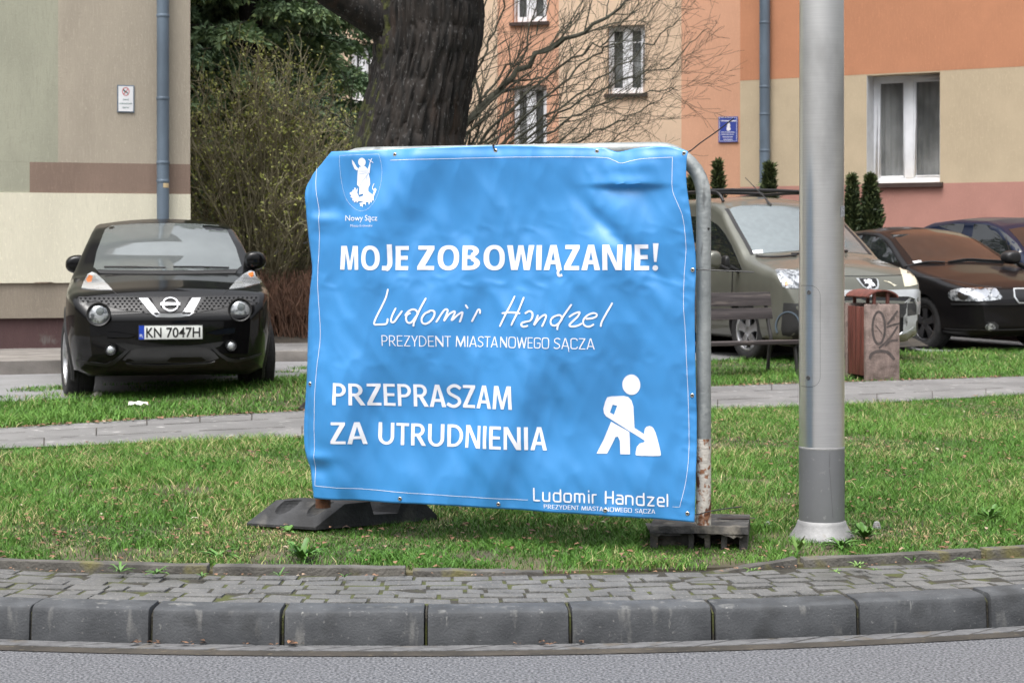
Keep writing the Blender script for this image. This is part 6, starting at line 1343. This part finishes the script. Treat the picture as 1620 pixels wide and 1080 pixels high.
# bonnet shut line, mirrors, wipers, roof channels
for L in ([(178,459),(186,466),(190,469)], [(362,458),(355,464),(350,469)]): J.patch('shut_line', [(L[0][0],L[0][1]),(L[1][0],L[1][1]),(L[2][0],L[2][1]),(L[2][0]-1.2,L[2][1]+.3),(L[1][0]-1.2,L[1][1]+.5),(L[0][0]-1.2,L[0][1]+.4)], M['ink'], 'hit', .002, 3)
J.patch('bonnet_edge', [(190,468.6),(230,470.3),(270,470.8),(310,470),(350,468.6),(350,469.8),(310,471.2),(270,472),(230,471.5),(190,469.8)], M['ink'], 'hit', .003, 5)
for px, py, sx in ((121,418,-1),(404,412,1)):
    w_ = J.I @ P(px, py, 16.55); J.mirror(w_, sx, M['black_paint'], (.095,.09,.082))
for L in ([(175,358),(178,345.5),(177,358)],[(352,358),(350,345),(353.2,358)]): pass
0 and J.patch('roof_strip', [(168.5,362),(170.5,352),(173,352),(171.5,361)], M['black'], 'hit', .006, 4); 0 and J.patch('roof_strip', [(350,355.5),(348,348),(350.5,348),(353,355.5)], M['black'], 'hit', .006, 4)
for (x0, x1) in ((153,262),(262,362)):
    a, na = J.hit(x0+12, 424); b, nb = J.hit(x1, 425.5); mid, nm_ = J.hit((x0+x1)/2, 424.5); J.tube('wiper', [a+na*.014, mid+nm_*.016, b+nb*.014], .007, M['black'])

# --- olive leisure van behind the lamp post
V_top = [(-.2,.62),(0,.64),(.05,.80),(.12,.94),(.3,1.05),(.6,1.12),(.85,1.17),(.98,1.22),(1.2,1.38),(1.5,1.58),(1.72,1.74),(1.95,1.81),(2.4,1.85),(3.4,1.85),(4.0,1.82),(4.22,1.75),(4.32,1.3),(4.38,.8)]
V_bot = [(-.2,.34),(0,.32),(.08,.25),(.2,.22),(4.1,.24),(4.38,.4)]
V_plan = [(-.2,.78),(0,.80),(.05,.87),(.14,.94),(.3,.985),(.5,1.0),(4.1,1.0),(4.3,.97),(4.38,.93)]
V_side = [(.2,.83),(.35,.885),(.6,.905),(.85,.905),(1.05,.885),(1.15,.865),(1.4,.815),(1.65,.755),(1.8,.71)]
V_rt = [(0,.06),(.4,.11),(.9,.12),(1.2,.10),(1.7,.09),(4.2,.09)]; V_cr = [(0,.03),(.5,.06),(1.0,.06),(1.6,.06),(2.2,.045),(4.2,.03)]
va = R(21); vfx, vfy = 3.72, 20.35; vz = .20
body = car_shell(4.38, V_top, V_bot, V_plan, V_side, V_rt, V_cr, M['olive_paint'], (.93,3.66), .36, .24)
V = Car('leisure_van', 'olive green leisure van with silver bumper and roof rails behind the lamp post', (vfx,vfy), va, vz, body)
for x, y in ((-.765,.93),(.765,.93),(-.765,3.66),(.765,3.66)): V.wheel(x, y, .325, .21, M['alloy'], R(4) if y < 2 else 0, 5)
ZV = lambda L, k=3.6: [(1120+x/k, 290+y/k) for x, y in L]
def top_of(c): return lambda x, y: (lambda h: (h[0], h[1] if h[1].z > 0 else -h[1]))(c.b.ray_cast(Vector((x,y,4)), Vector((0,0,-1))))
V.patch('windscreen', [(-.73,.99),(-.4,.955),(0,.945),(.4,.955),(.73,.99),(.70,1.3),(.655,1.72),(.60,1.755),(.3,1.775),(0,1.78),(-.3,1.775),(-.60,1.755),(-.655,1.72),(-.70,1.3)], M['glass_rain'], top_of(V), .004, .07)
for sx in (-1,1): V.patch('screen_surround', [(sx*.735,.985),(sx*.775,.985),(sx*.70,1.75),(sx*.66,1.75)], M['black'], top_of(V), .005, .06)
V.patch('side_window', ZV([(-20,200),(24,216),(60,240),(100,290),(135,352),(165,420),(195,490),(20,488),(-60,488),(-90,200)]), M['glass'], 'hit', .004, 9)
V.patch('rear_window', [(1.98,1.10),(1.98,1.60),(2.85,1.62),(2.85,1.10)], M['glass'], 'sideR', .004, .1); V.patch('rear_window', [(3.0,1.10),(3.0,1.60),(3.9,1.58),(3.95,1.12)], M['glass'], 'sideR', .004, .1)
for L in ([(1.25,1.12),(1.6,1.45),(1.85,1.58),(1.9,1.10)],[(1.98,1.10),(1.98,1.60),(2.85,1.62),(2.85,1.10)]): V.patch('side_window', L, M['glass'], 'sideL', .004, .1)
hl = V.patch('headlight', [(1226.5,427),(1233,425.5),(1248,427),(1264,428),(1282,430),(1288,437),(1287,452),(1264,456.5),(1245,456),(1239,454),(1232,440)], M['lens'], 'hit', .006, 5)
V.patch('headlight', [(1422,420.5),(1430,422),(1441,426),(1447,436),(1451,450),(1440,453),(1431,453.5),(1428,440)], mat('cream_lens', (.60,.57,.44), .3, var=.08, coat=.6), 'hit', .006, 5)
for cx_, cy_, r_2, mm in ((1243,438,4.2,'chrome'),(1262,443,5.5,'chrome'),(1244,448.5,3.4,'amber')): V.patch('reflector', ellipse(cx_, cy_, r_2*.8, r_2, 14), M[mm], 'hit', .010, 4, parent=hl)
V.patch('bonnet_line', [(1330,436),(1380,436.5),(1428,434.5),(1428,435.6),(1380,437.7),(1330,437.2)], M['ink'], 'hit', .002, 6)
z3 = lambda L: [(1330+x/6.747, 400+y/6.747) for x, y in L]
V.patch('badge', z3([(160,272),(378,272),(400,295),(408,345),(398,385),(350,400),(290,392),(235,360)]), M['silver'], 'hit', .007, 4); V.patch('badge_field', z3([(190,275),(375,275),(388,310),(385,355),(360,380),(300,385),(250,355),(215,315)]), M['ink'], 'hit', .010, 4)
V.patch('badge_lion', z3([(240,290),(262,288),(272,300),(285,283),(320,290),(332,300),(322,312),(345,322),(358,340),(368,360),(350,352),(340,362),(322,345),(318,362),(325,385),(305,372),(290,388),(275,372),(298,352),(292,330),(268,328),(250,334),(262,314),(246,306)]), M['white'], 'hit', .013, 3)
# bumper: silver frame round the dark intake
V.patch('bumper_frame', [[(1325,459),(1380,460),(1420,459),(1452,458),(1459,464),(1462,480),(1463,505),(1460,520),(1448,533),(1430,538),(1395,541),(1325,541)], [(1325,469),(1380,470),(1436,469.5),(1446,473),(1450,482),(1450,505),(1443,519),(1430,527),(1400,530),(1325,530)]], M['silver'], 'hit', .016, 6, thick=.02)
V.patch('intake', [(1325,470),(1380,471),(1435,470),(1445,474),(1449,483),(1449,505),(1442,518),(1429,526),(1400,529),(1325,529)], M['grille'], 'hit', .003, 8)
V.patch('intake_panel', z3([(560,545),(780,535),(800,560),(800,660),(770,690),(640,690),(560,690)]), M['rubber'], 'hit', .012, 6, thick=.01)
V.patch('lower_bumper', [(1240,479),(1262,480),(1300,482),(1326,480),(1326,545),(1300,548),(1262,548),(1243,548),(1236,520)], M['matt_black'], 'hit', .006, 8)
V.patch('fog_lamp', z3(ellipse(886,735,24,76,18)), M['chrome'], 'hit', .012, 4); fg = V.patch('fog_lens', z3(ellipse(884,735,17,58,16)), M['lens'], 'hit', .016, 4)
V.patch('fog_ring', [[(1247+20*math.cos(t), 516+24*math.sin(t)) for t in np.linspace(-3.6,.3,20)]+[(1247+18*math.cos(t), 516+22*math.sin(t)) for t in np.linspace(.3,-3.6,20)]][0], M['zinc'], 'hit', .010, 5, thick=.0)
# door seams, sill, mirror, wipers, roof rails, aerial, sticker
V.patch('door_seam', [(1158.5,425),(1160,425),(1158.5,470),(1157,500),(1155.5,500),(1157,470)], M['ink'], 'hit', .002, 5); V.patch('sill_trim', [(1100,495),(1143,496),(1143,504),(1100,503)], M['matt_black'], 'hit', .010, 6)
V.mirror(V.I @ P(1126,411,20.6), -1, M['olive_paint'], (.09,.10,.10)); V.mirror(V.I @ P(1147,415,20.9), -1, M['black'], (.035,.07,.075))
V.mirror(Vector((.97,1.35,1.08)), 1, M['olive_paint'], (.07,.08,.08))
for L in ([(1195,406.5),(1224,408.5),(1260,406)], [(1252,404),(1290,402),(1340,399)]):
    pts = []
    for x, y in L: h, nn = V.hit(x, y); pts.append(h+nn*.018)
    V.tube('wiper', catmull(pts, 4), .012, M['black'])
V.patch('screen_sticker', [(1190,397),(1206,395.5),(1207,401),(1192,402)], M['white_plastic'], 'hit', .0065, 4)
for sx in (-1, 1):
    m = MB(); q = [Vector((sx*.60, 1.98, 1.78)), Vector((sx*.615,2.05,1.86)), Vector((sx*.62,2.25,1.895)), Vector((sx*.62,3.0,1.90)), Vector((sx*.62,3.9,1.88)), Vector((sx*.61,4.08,1.82))]
    m.tube(catmull(q, 5), .019, 10); V_r = m.build('roof_rail', M['black'], smooth=True); V_r.parent = V.t
for y in (2.35, 3.35): 
    m = MB(); m.tube([Vector((-.66,y,1.915)), Vector((-.3,y,1.925)), Vector((.3,y,1.925)), Vector((.66,y,1.915))], [.019,.022,.022,.019], 10); k = m.build('roof_bar', M['black'], smooth=True); k.parent = V.t
h, nn = V.hit(1219, 325); ap = [h, h+Vector((-.04,.06,.09)), h+Vector((-.17,.30,.33))]; V.tube('aerial', ap, [.02,.008,.004], M['black'])

# --- dark saloon
S_top = [(-.2,.58),(0,.62),(.04,.70),(.12,.77),(.3,.84),(.7,.94),(1.1,1.01),(1.32,1.055),(1.45,1.11),(1.75,1.27),(2.05,1.42),(2.35,1.50),(2.7,1.525),(3.1,1.50),(3.5,1.38),(3.9,1.2),(4.1,1.12),(4.45,1.05),(4.55,.9),(4.6,.7)]
S_bot = [(-.2,.30),(0,.26),(.08,.20),(.2,.18),(4.3,.22),(4.6,.4)]
S_plan = [(-.2,.66),(0,.70),(.04,.77),(.12,.855),(.28,.93),(.5,.975),(.9,1.0),(3.9,1.0),(4.4,.93),(4.6,.8)]
S_side = [(.15,.82),(.3,.875),(.55,.90),(.75,.90),(.90,.88),(1.03,.84),(1.18,.76),(1.38,.66),(1.52,.59),(1.7,.52)]
S_rt = [(0,.06),(.4,.10),(1.2,.11),(1.5,.08),(2.4,.07),(4.0,.08),(4.5,.06)]; S_cr = [(0,.03),(.5,.055),(1.3,.05),(2,.05),(3,.045),(4.5,.03)]
body = car_shell(4.6, S_top, S_bot, S_plan, S_side, S_rt, S_cr, M['brownblack'], (.93,3.64), .35, .22)
S = Car('black_saloon', 'wet black saloon reflecting the orange block, parked right of the litter bin', (6.17,22.6), R(21), .20, body)
for x, y in ((-.77,.93),(.77,.93),(-.77,3.64),(.77,3.64)): S.wheel(x, y, .325, .215, M['dark_alloy'], R(3) if y < 2 else 0, 5)
z4 = lambda L: [(1440+x/4.5, 330+y/4.5) for x, y in L]
S.patch('windscreen', [(-.68,1.40),(-.4,1.345),(0,1.33),(.4,1.345),(.68,1.40),(.60,1.9),(.53,2.22),(.3,2.27),(0,2.285),(-.3,2.27),(-.53,2.22),(-.60,1.9)], M['glass'], top_of(S), .004, .07)
for L in ([(1.55,1.06),(1.85,1.22),(2.2,1.37),(2.6,1.41),(2.6,1.07)],[(2.68,1.07),(2.68,1.41),(3.1,1.37),(3.5,1.21),(3.4,1.09)]):
    for f_ in ('sideR','sideL'): S.patch('side_window', L, M['glass'], f_, .005, .1)
hs_ = S.patch('headlight', z4([(270,605),(290,582),(340,570),(480,564),(590,566),(625,590),(655,630),(640,648),(560,658),(400,660),(300,652),(278,635)]), M['lens'], 'hit', .006, 5)
for x, y, rx, ry in ((378,612,40,38),(500,605,60,40),(600,602,24,32)): S.patch('reflector', z4(ellipse(x, y, rx, ry, 16)), M['chrome'], 'hit', .010, 5, parent=hs_)
S.patch('grille', [(1604,458),(1650,457),(1652,478),(1612,478),(1606,470)], M['grille'], 'hit', .008, 5); S.patch('grille_surround', [[(1602.5,456.5),(1652,455.5),(1654,480),(1611,480),(1604,471)],[(1604.5,458.5),(1650,457.5),(1651.5,478),(1612,478),(1606,470)]], M['silver'], 'hit', .012, 5)
S.patch('bumper_strip', z4([(290,672),(420,672),(560,672),(690,675),(800,672),(800,684),(690,688),(560,686),(420,686),(300,688)]), M['black'], 'hit', .012, 7); S.patch('lower_strip', z4([(245,850),(330,855),(500,860),(700,858),(850,852),(850,860),(700,866),(500,868),(330,863),(250,858)]), M['black'], 'hit', .010, 7)
S.patch('fog_light', z4(ellipse(570,843,36,27,16)), M['lens'], 'hit', .008, 4); S.patch('fog_recess', z4([(540,808),(600,805),(630,830),(625,870),(600,880),(608,840)]), M['matt_black'], 'hit', .004, 5)
p, nn = S.hit(1652, 502); plate(S, 0, 0, .50, .112, (('KR',-.385,-.145),('52',-.07,.2)), p, Vector((0,-1,0)))
for L in ([(1432,423),(1466,416),(1495,416.5)], [(1500,416),(1530,411.5),(1560,413),(1588,414.5)]):
    pts = []
    for x, y in L: h, nn = S.hit(x, y); pts.append(h+nn*.016)
    S.tube('wiper', catmull(pts, 4), .011, M['black'])
S.patch('screen_sticker', z4([(15,378),(70,370),(85,382),(30,392)]), M['white_plastic'], 'hit', .0065, 4)
S.patch('bonnet_line', z4([(40,478),(250,500),(480,545),(650,560),(650,566),(480,551),(250,506),(40,484)]), M['ink'], 'hit', .002, 6)
S.mirror(Vector((-1.0,1.62,.99)), -1, M['brownblack'], (.09,.08,.07)); S.mirror(Vector((1.0,1.62,.99)), 1, M['brownblack'], (.09,.08,.07))

# --- blue tall hatchback, mostly hidden
B_top = [(-.2,.62),(0,.66),(.05,.78),(.15,.88),(.5,1.0),(.9,1.08),(1.1,1.14),(1.5,1.40),(1.85,1.57),(2.2,1.64),(2.9,1.66),(3.5,1.62),(3.9,1.5),(4.15,1.2),(4.25,.8)]
B_bot = [(-.2,.3),(0,.28),(.1,.2),(4.1,.22),(4.25,.4)]; B_plan = [(-.2,.7),(0,.74),(.1,.86),(.3,.95),(.6,1.0),(3.8,1.0),(4.25,.85)]
B_side = [(.2,.82),(.4,.88),(.7,.895),(.95,.885),(1.05,.865),(1.3,.79),(1.55,.69),(1.7,.62)]
body = car_shell(4.25, B_top, B_bot, B_plan, B_side, V_rt, V_cr, M['blue_paint'], (.85,3.5), .345, .22)
B = Car('blue_hatchback', 'dark blue tall hatchback showing only roof and side windows behind the black saloon', (7.86,24.0), R(21), .22, body)
for x, y in ((-.77,.85),(.77,.85),(-.77,3.5),(.77,3.5)): B.wheel(x, y, .32, .205, M['dark_alloy'])
B.patch('windscreen', [(1.02,-.74),(1.02,.74),(1.75,.62),(1.75,-.62)], M['glass'], lambda y, x: (lambda h: (h[0], h[1] if h[1].z > 0 else -h[1]))(B.b.ray_cast(Vector((x,y,4)), Vector((0,0,-1)))), .004, .12)
B.patch('side_window', z4([(455,110),(520,112),(600,130),(690,185),(760,250),(800,310),(640,330),(560,290),(440,210)]), M['glass'], 'hit', .004, 8); B.patch('side_window', z4([(205,125),(300,108),(388,110),(378,150),(365,180),(300,160)]), M['glass'], 'hit', .004, 8)
for L in ([(1.35,1.05),(1.6,1.28),(1.9,1.48),(2.35,1.52),(2.35,1.05)],[(2.45,1.05),(2.45,1.52),(3.2,1.5),(3.5,1.1)]): B.patch('side_window', L, M['glass'], 'sideL', .004, .1)
B.patch('window_divider', z4([(676,200),(684,200),(712,300),(703,302)]), M['black'], 'hit', .007, 6)
B.mirror(B.I @ P(1599,407,23.9), -1, M['black'], (.115,.10,.085)); B.mirror(Vector((1.0,1.4,1.1)), 1, M['black'], (.10,.10,.085))
B.patch('headlight', [(.45,.70),(.72,.74),(.70,.86),(.50,.82)], M['lens'], 'front', .006, .06); B.patch('headlight', [(-.45,.70),(-.72,.74),(-.70,.86),(-.50,.82)], M['lens'], 'front', .006, .06); B.patch('grille', [(-.38,.60),(.38,.60),(.40,.72),(-.40,.72)], M['grille'], 'front', .005, .08)
